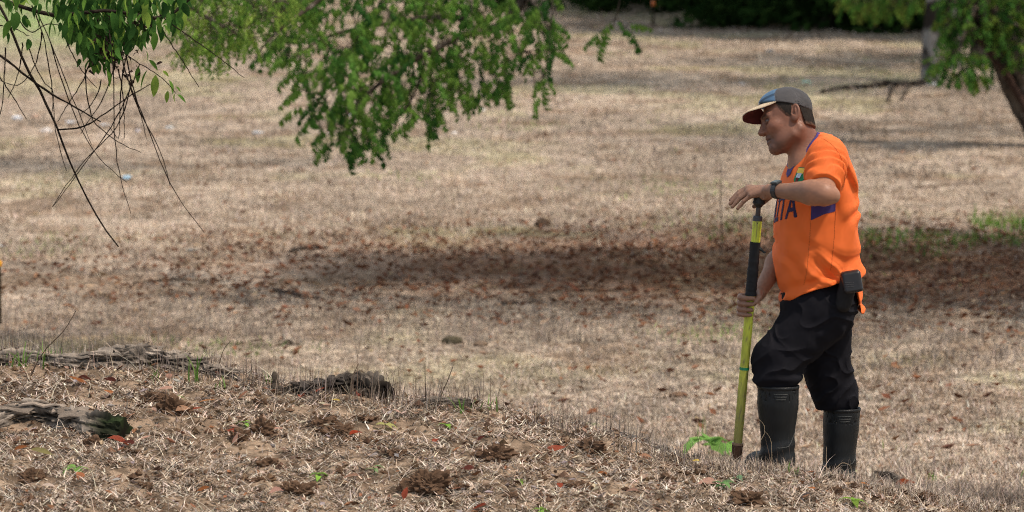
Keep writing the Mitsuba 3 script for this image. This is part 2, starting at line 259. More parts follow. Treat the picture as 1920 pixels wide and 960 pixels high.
# green ground cover in the shade at the right
n = 2300; q = r.random(n); x0, y0 = g1(1840, 440)[:2]
x = x0 - 0.3 + r.normal(size=n) * 1.15; y = y0 + r.normal(size=n) * 1.3
keep = fb(x, y, 1.4, 3, 51) > 0.52; x, y = x[keep], y[keep]; n = len(x)
M = [blades(ongrass(x, y), 0.05 + 0.09 * r.random(n), 0.014 + 0.012 * r.random(n), 0.4 + 0.9 * r.random(n), r, pick([(0.13, 0.26, 0.05), (0.22, 0.36, 0.09), (0.08, 0.15, 0.04)], [3, 2, 2], n, r), 0.8, 2)]
x1, y1 = g1(1890, 425)[:2]; n = 300; x = x1 + (r.random(n) - 0.25) * 1.5; y = y1 + r.normal(size=n) * 0.35
M.append(blades(ongrass(x, y), 0.12 + 0.12 * r.random(n), 0.012 + 0.01 * r.random(n), 0.3 + 0.8 * r.random(n), r, pick([(0.16, 0.33, 0.05), (0.26, 0.44, 0.09)], [3, 2], n, r), 0.9, 2))
put('green_ground_cover', cat(M), 'leaf', False); tag('green_ground_cover', 'patch of fresh green grass and herbs in the shade at the right', 'grass', kind='stuff')
# ------------------------------------------------------------------ the man: signed distance fields, turned into meshes by surface nets
def rcone(p, a, b, ra, rb):
    a, b = np.asarray(a, np.float32), np.asarray(b, np.float32); ba = b - a; l2 = float(ba @ ba) + 1e-12
    h = np.clip(((p - a) @ ba) / l2, 0, 1)
    return np.linalg.norm(p - a - h[..., None] * ba, axis=-1) - (ra + (rb - ra) * h)
def ell(p, c, rad, R=None):
    q = p - np.asarray(c, np.float32)
    if R is not None: q = q @ np.asarray(R, np.float32)
    rad = np.asarray(rad, np.float32); k0 = np.linalg.norm(q / rad, axis=-1); k1 = np.linalg.norm(q / rad ** 2, axis=-1) + 1e-9
    return k0 * (k0 - 1) / k1
def smin(a, b, k):
    h = np.clip(0.5 + 0.5 * (b - a) / k, 0, 1); return b * (1 - h) + a * h - k * h * (1 - h)
def smax(a, b, k): return -smin(-a, -b, k)
def nets(fn, lo, hi, h, block=12):
    """Surface nets over a box; blocks far from the surface are skipped."""
    lo, hi = np.asarray(lo, float), np.asarray(hi, float); nb = np.ceil((hi - lo) / (h * block)).astype(int); N = nb * block + 1
    I = np.stack(np.meshgrid(*[np.arange(k) for k in nb], indexing='ij'), -1).reshape(-1, 3)
    cen = lo + (I + 0.5) * h * block; fc = np.concatenate([fn(c.astype(np.float32)) for c in np.array_split(cen, max(1, len(cen) // 200000))])
    F = np.empty(N, np.float32); o = np.stack(np.meshgrid(*[np.arange(block + 1)] * 3, indexing='ij'), -1).reshape(-1, 3)
    big = np.repeat(np.repeat(np.repeat(fc.reshape(nb), block, 0), block, 1), block, 2); F[:-1, :-1, :-1] = big; F[-1] = 1; F[:, -1] = 1; F[:, :, -1] = 1
    act = I[np.abs(fc) < h * block * 1.15 + 0.012]
    for part in np.array_split(act, max(1, len(act) // 60)):
        idx = (part[:, None] * block + o[None]).reshape(-1, 3); F[idx[:, 0], idx[:, 1], idx[:, 2]] = fn((lo + idx * h).astype(np.float32))
    s = F < 0; C = np.zeros(tuple(np.array(F.shape) - 1), np.int8)
    for a, b, c in np.ndindex(2, 2, 2): C += s[a:F.shape[0] - 1 + a, b:F.shape[1] - 1 + b, c:F.shape[2] - 1 + c]
    cells = np.argwhere((C > 0) & (C < 8)); vid = np.full(C.shape, -1, np.int32); vid[tuple(cells.T)] = np.arange(len(cells))
    acc, cnt = np.zeros((len(cells), 3)), np.zeros((len(cells), 1)); cor = list(np.ndindex(2, 2, 2))
    for a in cor:
        for ax in range(3):
            if a[ax]: continue
            b = list(a); b[ax] = 1; fa = F[tuple((cells + a).T)]; fb_ = F[tuple((cells + b).T)]; cr = (fa < 0) != (fb_ < 0)
            t = np.where(cr, fa / np.where(fa - fb_ == 0, 1, fa - fb_), 0); q = cells + np.array(a, float); q[:, ax] += t
            acc += q * cr[:, None]; cnt += cr[:, None]
    V = lo + acc / np.maximum(cnt, 1) * h; Q = []
    for ax in range(3):
        sl0 = [slice(1, -1)] * 3; sl0[ax] = slice(0, -1); sl1 = [slice(1, -1)] * 3; sl1[ax] = slice(1, None)
        a, b = s[tuple(sl0)], s[tuple(sl1)]; e = np.argwhere(a != b); off = np.array([1, 1, 1]); off[ax] = 0; e = e + off
        u, w = [(1, 2), (2, 0), (0, 1)][ax]; du, dw = np.eye(3, dtype=int)[u], np.eye(3, dtype=int)[w]
        q = np.stack([vid[tuple((e - du - dw).T)], vid[tuple((e - dw).T)], vid[tuple(e.T)], vid[tuple((e - du).T)]], 1)
        ins = s[tuple(e.T)]; q[~ins] = q[~ins][:, ::-1]; Q.append(q)
    Fq = np.vstack(Q); Fq = Fq[(Fq >= 0).all(1)]
    for _ in range(2):                                                     # settle the points on the surface
        g = np.stack([fn((V + d).astype(np.float32)) - fn((V - d).astype(np.float32)) for d in np.eye(3) * h * 0.5], 1); f0 = fn(V.astype(np.float32))
        V = V - np.clip(f0, -h, h)[:, None] * norm(g) * 0.7
    return V, tri(Fq)
def q(px, py, Y): return P(px, py, Y).astype(np.float32)
PXM = FPX / DIST

# --- head frame
HO = P(1478, 225, 0.02); ha, hroll, hyaw = math.radians(12), math.radians(20), math.radians(4)
hf = np.array([-math.cos(ha), 0, -math.sin(ha)]); hu = np.array([-math.sin(ha), 0, math.cos(ha)]); hl = np.array([0, -1.0, 0])
hf, hl = hf * math.cos(hyaw) + hl * math.sin(hyaw), hl * math.cos(hyaw) - hf * math.sin(hyaw)
hu, hl = hu * math.cos(hroll) - hl * math.sin(hroll), hl * math.cos(hroll) + hu * math.sin(hroll)
HR = np.stack([hf, hu, hl], 1).astype(np.float32)                                   # columns: forward, up, towards the man's left
def hw(f, u, l=0.0): return (HO + HR @ np.array([f, u, l], float)).astype(np.float32)
def hloc(p): return (p - HO.astype(np.float32)) @ HR
def f_head(p):
    L = hloc(p); A = L.copy(); A[..., 2] = np.abs(A[..., 2]); e = lambda c, rr: ell(A, c, rr)
    f = e((-0.006, 0.036, 0), (0.098, 0.086, 0.077))
    f = smin(f, e((0.040, -0.036, 0), (0.062, 0.088, 0.060)), 0.03)
    f = smin(f, rcone(A, (0.076, -0.104, 0.006), (0.002, -0.078, 0.050), 0.024, 0.020), 0.028)
    f = smin(f, e((0.082, -0.107, 0), (0.021, 0.020, 0.024)), 0.016)
    f = smin(f, rcone(A, (0.092, 0.025, 0), (0.078, 0.024, 0.041), 0.0155, 0.014), 0.012)
    f = smin(f, e((0.066, -0.022, 0.044), (0.026, 0.022, 0.021)), 0.022)
    f = smax(f, -e((0.102, 0.005, 0.031), (0.019, 0.013, 0.019)), 0.012)
    f = smin(f, rcone(A, (0.097, 0.012, 0), (0.1195, -0.030, 0), 0.0085, 0.0130), 0.010)
    f = smin(f, e((0.1055, -0.036, 0.0135), (0.0125, 0.0090, 0.0090)), 0.006)
    f = smax(f, -e((0.1085, -0.046, 0.0075), (0.006, 0.004, 0.004)), 0.003)
    f = smin(f, rcone(A, (0.0965, -0.0575, 0), (0.086, -0.063, 0.022), 0.0115, 0.007), 0.010)
    f = smin(f, rcone(A, (0.0965, -0.0790, 0), (0.087, -0.0755, 0.021), 0.0110, 0.007), 0.009)
    f = smax(f, -rcone(A, (0.114, -0.0685, 0), (0.094, -0.0705, 0.025), 0.0032, 0.0028), 0.004)
    f = smax(f, -rcone(A, (0.104, -0.044, 0.022), (0.088, -0.074, 0.036), 0.006, 0.004), 0.010)     # crease from the nose to the mouth
    return f
def f_ear(p):
    L = hloc(p); A = L.copy(); A[..., 2] = np.abs(A[..., 2]) - 0.074; c, s = math.cos(0.2), math.sin(0.2)
    B = np.stack([(A[..., 0] + 0.024) * c + (A[..., 1] - 0.003) * s, -(A[..., 0] + 0.024) * s + (A[..., 1] - 0.003) * c, A[..., 2] * 0.9 + A[..., 0] * 0.35 + 0.004], -1)
    f = ell(B, (0, 0, 0), (0.0185, 0.034, 0.0085)); f = smin(f, ell(B, (0.006, -0.024, 0), (0.0105, 0.013, 0.008)), 0.008)
    f = smax(f, -ell(B, (0.003, 0.006, 0.010), (0.0115, 0.022, 0.0112)), 0.003)
    f = smin(f, ell(B, (0.001, 0.004, 0.003), (0.0045, 0.017, 0.004)), 0.004)
    return smax(f, -ell(B, (0.009, -0.003, 0.009), (0.006, 0.009, 0.010)), 0.003)
NECKB = q(1519, 291, 0.02)
SHN, SHF = q(1550, 296, -0.155), q(1526, 314, 0.165)
ELN, ELF = q(1545, 364, -0.355), q(1473, 466, 0.165)
WRN, WRF = q(1453, 357, -0.185), q(1425, 547, -0.015)
PT, PB = P(1423.2, 376, -0.115), P(1380.5, 862, -0.075)                               # the axis of the tool
def pole(row): return PT + (PB - PT) * (row - 376) / (862 - 376)
def hand_near(p):
    K = [q(1403, 352, -0.085), q(1402, 355, -0.104), q(1404, 360, -0.123), q(1409, 366, -0.141)]
    mid = [q(1386, 360, -0.086), q(1385, 365, -0.104), q(1388, 371, -0.121), q(1395, 377, -0.137)]
    top = [q(1370, 375, -0.088), q(1369, 382, -0.106), q(1373, 388, -0.122), q(1383, 391, -0.137)]
    f = rcone(p, WRN, q(1442, 357, -0.165), 0.027, 0.026)
    for k, rk in zip(K, (0.0135, 0.0145, 0.014, 0.013)): f = smin(f, rcone(p, q(1440, 357.5, -0.135 + 0.5 * (k[1] + 0.115)), k, 0.020, rk), 0.012)
    for a, b, c, rr in zip(K, mid, top, (1.0, 1.05, 1.0, 0.88)):
        g = smin(rcone(p, a, b, 0.0112 * rr, 0.0096 * rr), rcone(p, b, c, 0.0096 * rr, 0.0072 * rr), 0.003); f = smin(f, g, 0.006)
    t = smin(rcone(p, q(1444, 365, -0.115), q(1431, 378, -0.076), 0.017, 0.0125), rcone(p, q(1431, 378, -0.076), q(1414, 387, -0.070), 0.0115, 0.0085), 0.004)
    f = smin(f, rcone(p, q(1446, 362, -0.155), q(1432, 370, -0.150), 0.020, 0.012), 0.012)
    return smin(f, t, 0.012)
def hand_far(p):
    f = rcone(p, WRF, q(1421, 552, 0.000), 0.026, 0.024); c0 = pole(568)
    f = smin(f, rcone(p, q(1419, 556, -0.015), q(1404, 572, c0[1] + 0.040), 0.022, 0.021), 0.02)
    for i, row in enumerate((556.5, 567.5, 578, 587.5)):
        c = pole(row); Y = c[1]; sc = (1.0, 1.04, 1.0, 0.88)[i]; X0 = 960 + (c[0]) * PXM * 0.995
        pts = [q(X0 + 3, row - 1, Y + 0.034), q(X0 - 15.5, row - 1, Y + 0.016), q(X0 - 15.5 + i * 0.3, row + 1.5, Y - 0.015), q(X0 - 6, row + 3, Y - 0.030), q(X0 + 9.5 - i, row + 3.2, Y - 0.027)]
        g = None
        for a, b, ra, rb in zip(pts[:-1], pts[1:], (0.0125, 0.0118, 0.0108, 0.0100), (0.0118, 0.0108, 0.0100, 0.0082)):
            s = rcone(p, a, b, ra * sc, rb * sc); g = s if g is None else smin(g, s, 0.003)
        f = smin(f, g, 0.0045)
    c = pole(558)
    t = smin(rcone(p, q(1423, 549, c[1] + 0.035), q(1423.5, 557, c[1] - 0.010), 0.017, 0.0118), rcone(p, q(1423.5, 557, c[1] - 0.010), q(1417.5, 567, c[1] - 0.026), 0.0115, 0.0085), 0.004)
    return smin(f, t, 0.008)
def f_body(p):
    f = smin(f_head(p), f_ear(p), 0.004)
    f = smin(f, rcone(p, hw(-0.026, -0.045), NECKB, 0.057, 0.067), 0.035)
    f = smin(f, rcone(p, hw(-0.038, -0.060, -0.02), NECKB + np.float32([0.015, 0.02, -0.02]), 0.052, 0.062), 0.02)
    f = smin(f, rcone(p, hw(-0.03, -0.062, 0.052), q(1489, 301, -0.015), 0.015, 0.012), 0.022)        # the neck's side muscle
    f = smin(f, rcone(p, q(1525, 320, 0.0), q(1535, 540, 0.0), 0.10, 0.11), 0.05)                     # the trunk, under the clothes
    f = smin(f, rcone(p, q(1535, 560, 0.06), q(1550, 690, 0.09), 0.07, 0.05), 0.05); f = smin(f, rcone(p, q(1530, 560, -0.06), q(1462, 668, -0.09), 0.075, 0.055), 0.05)
    f = smin(f, rcone(p, q(1550, 690, 0.09), q(1578, 800, 0.11), 0.05, 0.04), 0.03); f = smin(f, rcone(p, q(1462, 668, -0.09), q(1460, 780, -0.09), 0.055, 0.04), 0.03)
    f = smin(f, rcone(p, SHN, ELN, 0.054, 0.044), 0.03); f = smin(f, rcone(p, SHF, ELF, 0.054, 0.042), 0.03)
    fore = q(1523, 362, -0.315)
    a = smin(rcone(p, ELN, fore, 0.0465, 0.0440), rcone(p, fore, WRN, 0.0440, 0.0270), 0.03)
    a = smin(a, ell(p, q(1563, 367, -0.352), (0.026, 0.030, 0.030)), 0.02)                             # elbow
    a = smin(a, rcone(p, q(1530, 356, -0.34), q(1495, 357, -0.27), 0.038, 0.028), 0.02)                # the forearm's upper muscle
    f = smin(f, a, 0.012)
    m2 = q(1457, 494, 0.11)
    f = smin(f, smin(rcone(p, ELF, m2, 0.042, 0.044), rcone(p, m2, WRF, 0.043, 0.0275), 0.03), 0.012)
    return smin(smin(f, hand_near(p), 0.008), hand_far(p), 0.008)
BV, BF = nets(f_body, q(1355, 600, 0) + [0, -0.45, 0], q(1600, 160, 0) + [0, 0.30, 0], 0.0031)
def skin_color(V):
    n = 0.5 * meshkit.fbm(V * 26, 3, 2)[:, None] + 0.5 * meshkit.fbm(V * 110, 2, 22)[:, None]; c = np.array([0.305, 0.155, 0.096]) * (0.76 + 0.48 * n)
    L = hloc(V.astype(np.float32)); f, u, l = L.T; al = np.abs(l)
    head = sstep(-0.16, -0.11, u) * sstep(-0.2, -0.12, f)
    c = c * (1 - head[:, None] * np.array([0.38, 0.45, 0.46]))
    stub = sstep(0.045, 0.075, f) * sstep(-0.042, -0.052, u) * sstep(0.05, 0.03, al) + 0.7 * sstep(0.03, 0.06, f) * sstep(-0.085, -0.1, u)
    c = c * (1 - np.clip(stub, 0, 1)[:, None] * np.array([0.34, 0.26, 0.2]))
    lips = np.exp(-((u + 0.069) / 0.010) ** 2) * sstep(0.088, 0.094, f) * sstep(0.024, 0.016, al)
    c = c * (1 - lips[:, None] * np.array([0.15, 0.38, 0.3])); gap = np.exp(-((u + 0.0695) / 0.0032) ** 2) * sstep(0.086, 0.09, f) * sstep(0.028, 0.022, al)
    c = c * (1 - 0.75 * gap[:, None]); eye = np.exp(-(((u - 0.004) / 0.011) ** 2 + ((al - 0.031) / 0.018) ** 2)) * sstep(0.07, 0.08, f)
    c = c * (1 - 0.28 * eye[:, None]); brow = np.exp(-(((u - 0.024 - 0.10 * (0.03 - np.abs(al - 0.03))) / 0.0075) ** 2)) * sstep(0.008, 0.013, al) * sstep(0.056, 0.048, al) * sstep(0.06, 0.07, f)
    c = c * (1 - brow[:, None] * 0.78)
    cheek = np.exp(-(((u + 0.025) / 0.02) ** 2 + ((al - 0.05) / 0.02) ** 2)) * sstep(0.02, 0.05, f) * 0.18
    c = c * (1 + cheek[:, None] * np.array([1, 0.6, 0.6]))
    palm = np.exp(-((np.linalg.norm(V - q(1383, 390, -0.1), axis=1)) / 0.05) ** 2)[:, None]
    c = c * (1 + palm * np.array([0.12, 0.12, 0.12]))
    kn = np.exp(-((np.linalg.norm(V - q(1400, 572, -0.1), axis=1)) / 0.05) ** 2)[:, None]
    return np.clip(c * (1 - 0.22 * kn), 0.01, 0.8)
MAN = 'person'
tag(MAN, 'man in orange football shirt and dark cap leaning on a yellow green pole', 'person')
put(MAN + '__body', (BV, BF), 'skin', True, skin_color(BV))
for sgn in (1, -1):
    e = trimesh.creation.icosphere(2, 0.0118); k = key_of('eye', MAN)
    v = np.array(e.vertices); lw = hloc((v + hw(0.0845, 0.004, 0.031 * sgn)).astype(np.float32)); ir = np.linalg.norm((lw - np.array([0.0963, 0.002, 0.031 * sgn]))[:, 1:], axis=1)
    put(k, (v + hw(0.0845, 0.004, 0.031 * sgn), e.faces), 'satin', True, np.where((ir < 0.0058)[:, None], [0.012, 0.008, 0.006], [0.13, 0.10, 0.09]))
    lid = trimesh.creation.icosphere(2, 0.0132); w = np.array(lid.vertices); keep = (np.abs(w @ HR[:, 1] + 0.0006) > 0.0017)[lid.faces].all(1)
    put(key_of('eyelid', MAN), (w + hw(0.0843, 0.0040, 0.031 * sgn), lid.faces[keep]), 'skin', True, np.broadcast_to([0.13, 0.065, 0.045], (len(w), 3)))
# hair: a close-cropped shell below the cap
def f_hair(p):
    L = hloc(p); al = np.abs(L[..., 2]); f = smin(ell(L, (-0.006, 0.036, 0), (0.1005, 0.0885, 0.0800)), rcone(p, hw(-0.036, -0.03), hw(-0.040, -0.07), 0.066, 0.060), 0.02)
    low = np.where(L[..., 0] > -0.004, 0.006 + 0.2 * np.clip(L[..., 0] - 0.02, 0, 1), np.where(L[..., 0] < -0.05, -0.062, 0.028)); low = low.astype(np.float32)
    low = np.interp(L[..., 0], [-0.11, -0.055, -0.046, -0.016, -0.008, 0.014, 0.030, 0.052], [-0.062, -0.050, 0.028, 0.030, -0.016, -0.002, 0.026, 0.075]).astype(np.float32)
    f = smax(f, low - L[..., 1], 0.006); return smax(f, L[..., 0] - 0.054, 0.005) + 0.0012 * (meshkit.noise(L * 260, 3).astype(np.float32) - 0.5)
hv, hfc = nets(f_hair, hw(0, 0) - 0.16, hw(0, 0) + 0.16, 0.0034)
def hair_color(v):
    L = hloc(v.astype(np.float32)); e = np.interp(L[:, 0], [-0.11, -0.055, -0.046, -0.016, -0.008, 0.014, 0.030, 0.052], [-0.062, -0.050, 0.028, 0.030, -0.016, -0.002, 0.026, 0.075]); f = sstep(-0.002, 0.016, L[:, 1] - e + 0.012 * (meshkit.noise(v * 160, 6) - 0.5))[:, None] * sstep(0.056, 0.040, L[:, 0])[:, None]
    return (np.array([0.15, 0.088, 0.06]) * (1 - f) + np.array([0.030, 0.026, 0.023]) * f) * (0.75 + 0.6 * meshkit.noise(v * 300, 4)[:, None])
put(MAN + '__hair', (hv, hfc), 'paint', True, hair_color(hv))
labels[MAN + '__hair'] = {'label': 'close cropped black hair below the cap'}

# --- cap: six-panel crown, brim
def f_crown(p):
    L = hloc(p); tilt = L[..., 1] - (0.038 + 0.42 * (L[..., 0] + 0.02)) + 0.0
    f = ell(L, (-0.003, 0.044, 0), (0.106, 0.092, 0.086)); f = smin(f, ell(L, (0.050, 0.078, 0), (0.050, 0.040, 0.058)), 0.03)
    ang = np.arctan2(L[..., 2], L[..., 0] + 0.003); seam = np.abs(np.sin(ang * 3)); f = f + 0.0016 * np.exp(-(seam / 0.06) ** 2) - 0.0025 * (meshkit.fbm(L * 26, 2, 8).astype(np.float32) - 0.5)
    f = smax(f, -tilt, 0.003); return smax(f, -ell(L, (-0.003, 0.038, 0), (0.101, 0.087, 0.0815)), 0.002)
cv, cf = nets(f_crown, hw(0, 0) - 0.17, hw(0, 0) + 0.17, 0.0030)
L = hloc(cv.astype(np.float32)); fade = meshkit.fbm(L * 22, 3, 12)[:, None]; ang = np.arctan2(np.abs(L[:, 2]), L[:, 0] + 0.003)
cc = np.array([0.060, 0.059, 0.061]) * (0.65 + 0.75 * fade); front = sstep(1.06, 0.98, ang + 0.8 * (0.09 - L[:, 1]) * 0)[:, None]
bl = np.array([0.075, 0.15, 0.25]) * (0.7 + 0.6 * fade); stripe = sstep(0.010, 0.004, np.abs(L[:, 1] - 0.088 - 0.25 * (np.abs(L[:, 2]) - 0.03)))[:, None]
bl = bl * (1 - stripe * 0.55); wh = sstep(0.018, 0.008, np.hypot(L[:, 2] * 0.9, L[:, 1] - 0.088))[:, None]; bl = bl * (1 - wh) + np.array([0.5, 0.52, 0.55]) * wh
rd = sstep(0.030, 0.018, np.hypot(L[:, 2] * 0.7, L[:, 1] - 0.060))[:, None]; bl = bl * (1 - rd) + np.array([0.40, 0.07, 0.05]) * rd
cc = cc * (1 - front) + bl * front; seam = np.exp(-(np.abs(np.sin(ang * 3)) / 0.05) ** 2)[:, None] * (1 - front); cc = cc * (1 + 0.5 * seam)
CAPK = MAN + '__cap'
put(CAPK, (cv, cf), 'cloth', True, cc); labels[CAPK] = {'label': 'faded dark grey baseball cap with blue front panel'}
nu, nv = 29, 12; U_, V_ = np.meshgrid(np.linspace(-1, 1, nu), np.linspace(0, 1, nv), indexing='ij')
def brim(off):
    l = 0.076 * U_ * (1 - 0.06 * V_); f0 = 0.104 * np.sqrt(np.clip(1 - (U_ * 0.90) ** 2, 0, 1)) - 0.010; f1 = 0.060 + 0.118 * np.clip(1 - np.abs(U_) ** 2.6, 0, 1) ** 0.62
    f1 = np.maximum(f1 - 0.0, f0 + 0.001); f = f0 + (f1 - f0) * V_
    u = 0.080 + 0.014 * U_ - 0.040 * U_ ** 2 - 0.22 * (f - 0.085) * 1.0 - 0.9 * np.clip(f - 0.15, 0, 1) ** 1.3 + off
    return HO + np.stack([f, u, l], -1).reshape(-1, 3) @ HR.T
i, j = np.meshgrid(np.arange(nu - 1), np.arange(nv - 1), indexing='ij'); bq = np.stack([i * nv + j, (i + 1) * nv + j, (i + 1) * nv + j + 1, i * nv + j + 1], -1).reshape(-1, 4)
rim = np.concatenate([np.arange(nu) * nv + nv - 1]); rimf = np.stack([rim[:-1], rim[1:], rim[1:] + nu * nv, rim[:-1] + nu * nv], 1)
s0 = np.arange(nv); e0 = (nu - 1) * nv + s0; side = np.vstack([np.stack([s0[:-1], s0[1:], s0[1:] + nu * nv, s0[:-1] + nu * nv], 1), np.stack([e0[1:], e0[:-1], e0[:-1] + nu * nv, e0[1:] + nu * nv], 1)])
put(CAPK + '__brim', (np.vstack([brim(0.0018), brim(-0.0018)]), tri(np.vstack([bq, rimf, side]))[:0] if False else np.vstack([tri(bq), tri(rimf), tri(side)])), 'cloth', 30 if False else False, np.broadcast_to([0.52, 0.425, 0.29], (2 * nu * nv, 3)))
under = brim(-0.0030)
put(CAPK + '__brim_lining', (under, tri(bq)[:, ::-1]), 'cloth', True, np.clip(np.array([0.07, 0.015, 0.014]) * (0.5 + meshkit.fbm(under * 60, 3, 4)[:, None]), 0, 1))
labels[CAPK + '__brim'] = {'label': 'curved tan brim with dark red underside'}

# --- shirt
TY = math.radians(17); tf, tl = np.array([-math.cos(TY), -math.sin(TY), 0]), np.array([math.sin(TY), -math.cos(TY), 0])   # chest direction, towards his left
_t = np.array([[258, 1534, 1556, .05], [268, 1513, 1570, .10], [285, 1496, 1584, .150], [310, 1479, 1594, .176], [340, 1468, 1601, .182], [380, 1459, 1607, .180], [420, 1455, 1611, .174], [460, 1452, 1613, .170], [500, 1455, 1614, .168], [530, 1460, 1616, .170], [560, 1466, 1618, .172], [600, 1474, 1613, .170]], float)
_z = P(1535, _t[:, 0], 0.0)[:, 2][::-1]; _mid = P((_t[:, 1] + _t[:, 2]) / 2, _t[:, 0], 0.0)[:, 0][::-1]; _hx = ((_t[:, 2] - _t[:, 1]) / 2 / PXM)[::-1]; _hy = _t[::-1, 3]
_i = lambda v: PchipInterpolator(_z, v)
I_mid, I_hx, I_hy = _i(_mid), _i(_hx), _i(_hy)
def f_torso(p, grow=0.0):
    z = np.clip(p[..., 2], _z[0], _z[-1]); x = p[..., 0] - I_mid(z); y = p[..., 1] - 0.005; a, b = I_hx(z), I_hy(z)
    # an ellipse turned by the chest's yaw with the same extent in x: solve its half depth along the chest direction
    d = x * tf[0] + y * tf[1]; l = x * tl[0] + y * tl[1]; A = np.sqrt(np.maximum(a * a - (b * math.sin(TY)) ** 2, 0.02 ** 2)) / math.cos(TY)
    k = (np.abs(d / A) ** 2.25 + np.abs(l / b) ** 2.25) ** (1 / 2.25); f = (k - 1) * np.minimum(A, b) * 0.92
    return np.maximum(f, np.maximum(p[..., 2] - _z[-1] - 0.004, _z[0] - p[..., 2])) - grow
HEM = PchipInterpolator(P([1430, 1466, 1480, 1500, 1540, 1575, 1600, 1612, 1640], 480, 0)[:, 0], P(1500, [572, 567, 558, 545, 531, 524, 536, 584, 590], 0)[:, 2])
SLN_D = norm(ELN - SHN); SLN_END = SHN + (ELN - SHN) * 0.80
SLF_D = norm(ELF - SHF); SLF_END = SHF + (ELF - SHF) * 0.92
def folds(p):
    """Creases of the jersey, in metres."""
    w = meshkit.fbm(p * np.float32([5, 5, 5]), 2, 60); z = p[..., 2]; x = p[..., 0]
    low = sstep(0.62, 0.30, z - 0.55) ; g = 0
    a = np.sin((x * 0.75 + z * 1.0) * 62 + w * 15); zr = P(1500, 520, 0)[2]
    band = np.exp(-((z - zr - 0.02) / 0.075) ** 2) * sstep(P(1470, 500, 0)[0], P(1560, 500, 0)[0], x)
    g = g + 0.013 * band * (np.abs(a) ** 1.6 * np.sign(a))
    b = np.sin((z * 0.9 - x * 0.55) * 60 + w * 15); hem = np.exp(-((z - HEM(np.clip(x, 0.9, 1.5)) - 0.03) / 0.035) ** 2)
    g = g + 0.010 * hem * b
    c = np.sin((x * 1.2 + z * 0.22) * 46 + w * 18); belly = np.exp(-((z - P(1500, 470, 0)[2]) / 0.11) ** 2) * sstep(P(1545, 400, 0)[0], P(1490, 400, 0)[0], x)
    g = g + 0.0065 * belly * c
    pit = np.exp(-(np.linalg.norm(p - q(1588, 350, -0.13), axis=-1) / 0.10) ** 2); e = np.sin((x * 1.0 + z * 0.45) * 95 + w * 12)
    g = g + 0.012 * pit * e
    side = np.exp(-((z - P(1500, 430, 0)[2]) / 0.10) ** 2) * sstep(P(1555, 400, 0)[0], P(1590, 400, 0)[0], x); g = g + 0.009 * side * np.sin((x * 1.3 - z * 0.55) * 60 + w * 16)
    return (g + 0.016 * (meshkit.fbm(p * np.float32([9, 9, 6]), 3, 61) - 0.5)).astype(np.float32)
def f_sleeves(p):
    n = smin(rcone(p, SHN, SHN + (ELN - SHN) * 0.5, 0.084, 0.076), rcone(p, SHN + (ELN - SHN) * 0.5, SLN_END, 0.076, 0.063), 0.02)
    t = (p - SHN) @ SLN_D.astype(np.float32); w = meshkit.fbm(p * np.float32(9), 2, 71)
    n = n + (0.0062 * np.sin(t * 105 + w * 13) * sstep(0.0, 0.07, t) * sstep(0.21, 0.14, t)).astype(np.float32)
    n = smax(n, (p - SLN_END) @ SLN_D.astype(np.float32), 0.004)
    m = rcone(p, SHF, SLF_END, 0.084, 0.062); m = smax(m, (p - SLF_END) @ SLF_D.astype(np.float32), 0.004)
    return n, m
def f_shirt(p):
    n, m = f_sleeves(p); f = f_torso(p).astype(np.float32)
    f = smin(f, rcone(p, q(1541, 276, 0.055), q(1553, 287, -0.11), 0.052, 0.072), 0.03); f = smin(f, rcone(p, q(1536, 280, 0.05), SHF, 0.055, 0.07), 0.03)
    f = smin(f, n, 0.022); f = smin(f, m, 0.03); f = f - folds(p)
    hz = HEM(np.clip(p[..., 0], 0.95, 1.5)).astype(np.float32) + 0.02 * (p[..., 1] - 0.0) ; f = smax(f, hz - p[..., 2], 0.005)
    nk = rcone(p, hw(-0.03, -0.05), NECKB + np.float32([-0.012, 0, -0.012]), 0.062, 0.072); return smax(f, -nk, 0.006)
sv, sf = nets(f_shirt, q(1425, 610, 0) + [0, -0.42, 0], q(1635, 240, 0) + [0, 0.32, 0], 0.0037)
orange = np.array([0.72, 0.145, 0.028]); wv = meshkit.fbm(sv * 40, 3, 9)[:, None]
sc_ = orange * (0.94 + 0.10 * wv)
put(MAN + '__shirt', (sv, sf), 'cloth', True, sc_); SH = MAN + '__shirt'
labels[SH] = {'label': 'loose orange football shirt with purple collar and side panel'}
def onto(start, direction, fn=None, off=0.0015, steps=60):
    """Sphere-traces points on to the shirt."""
    p = np.asarray(start, np.float32).copy(); d = np.asarray(direction, np.float32); fn = fn or f_shirt
    for _ in range(steps): p = p + d * (np.clip(fn(p), -0.05, 0.05) * 0.7)[:, None]
    return p - d * off
def patch(poly, start_of, direction, color, key, off=0.0015, step=0.006):
    """A piece of cloth of the outline poly (in its own plane), laid on the shirt."""
    from shapely.geometry import Polygon, Point
    from shapely import contains_xy
    pg = Polygon(poly); b = pg.bounds; nx, ny = max(3, int((b[2] - b[0]) / step) + 1), max(3, int((b[3] - b[1]) / step) + 1)
    xs, ys = np.meshgrid(np.linspace(b[0], b[2], nx), np.linspace(b[1], b[3], ny), indexing='ij'); pts = np.stack([xs.ravel(), ys.ravel()], 1)
    ins = contains_xy(pg.buffer(-step * 0.35), pts[:, 0], pts[:, 1]); ring = np.array([pg.exterior.interpolate(t).coords[0] for t in np.linspace(0, pg.length, max(12, int(pg.length / step)), endpoint=False)])
    pts = np.vstack([ring, pts[ins]]); from scipy.spatial import Delaunay
    t = Delaunay(pts).simplices; cen = pts[t].mean(1); t = t[contains_xy(pg, cen[:, 0], cen[:, 1])]
    v = onto(start_of(pts), direction, off=off); return put(key, (v, t), 'cloth', True, np.broadcast_to(color, (len(v), 3)))
PURPLE = np.array([0.045, 0.030, 0.13])
Yv = lambda pts: P(pts[:, 0], pts[:, 1], -0.45)
view = np.array([0, 1.0, 0])
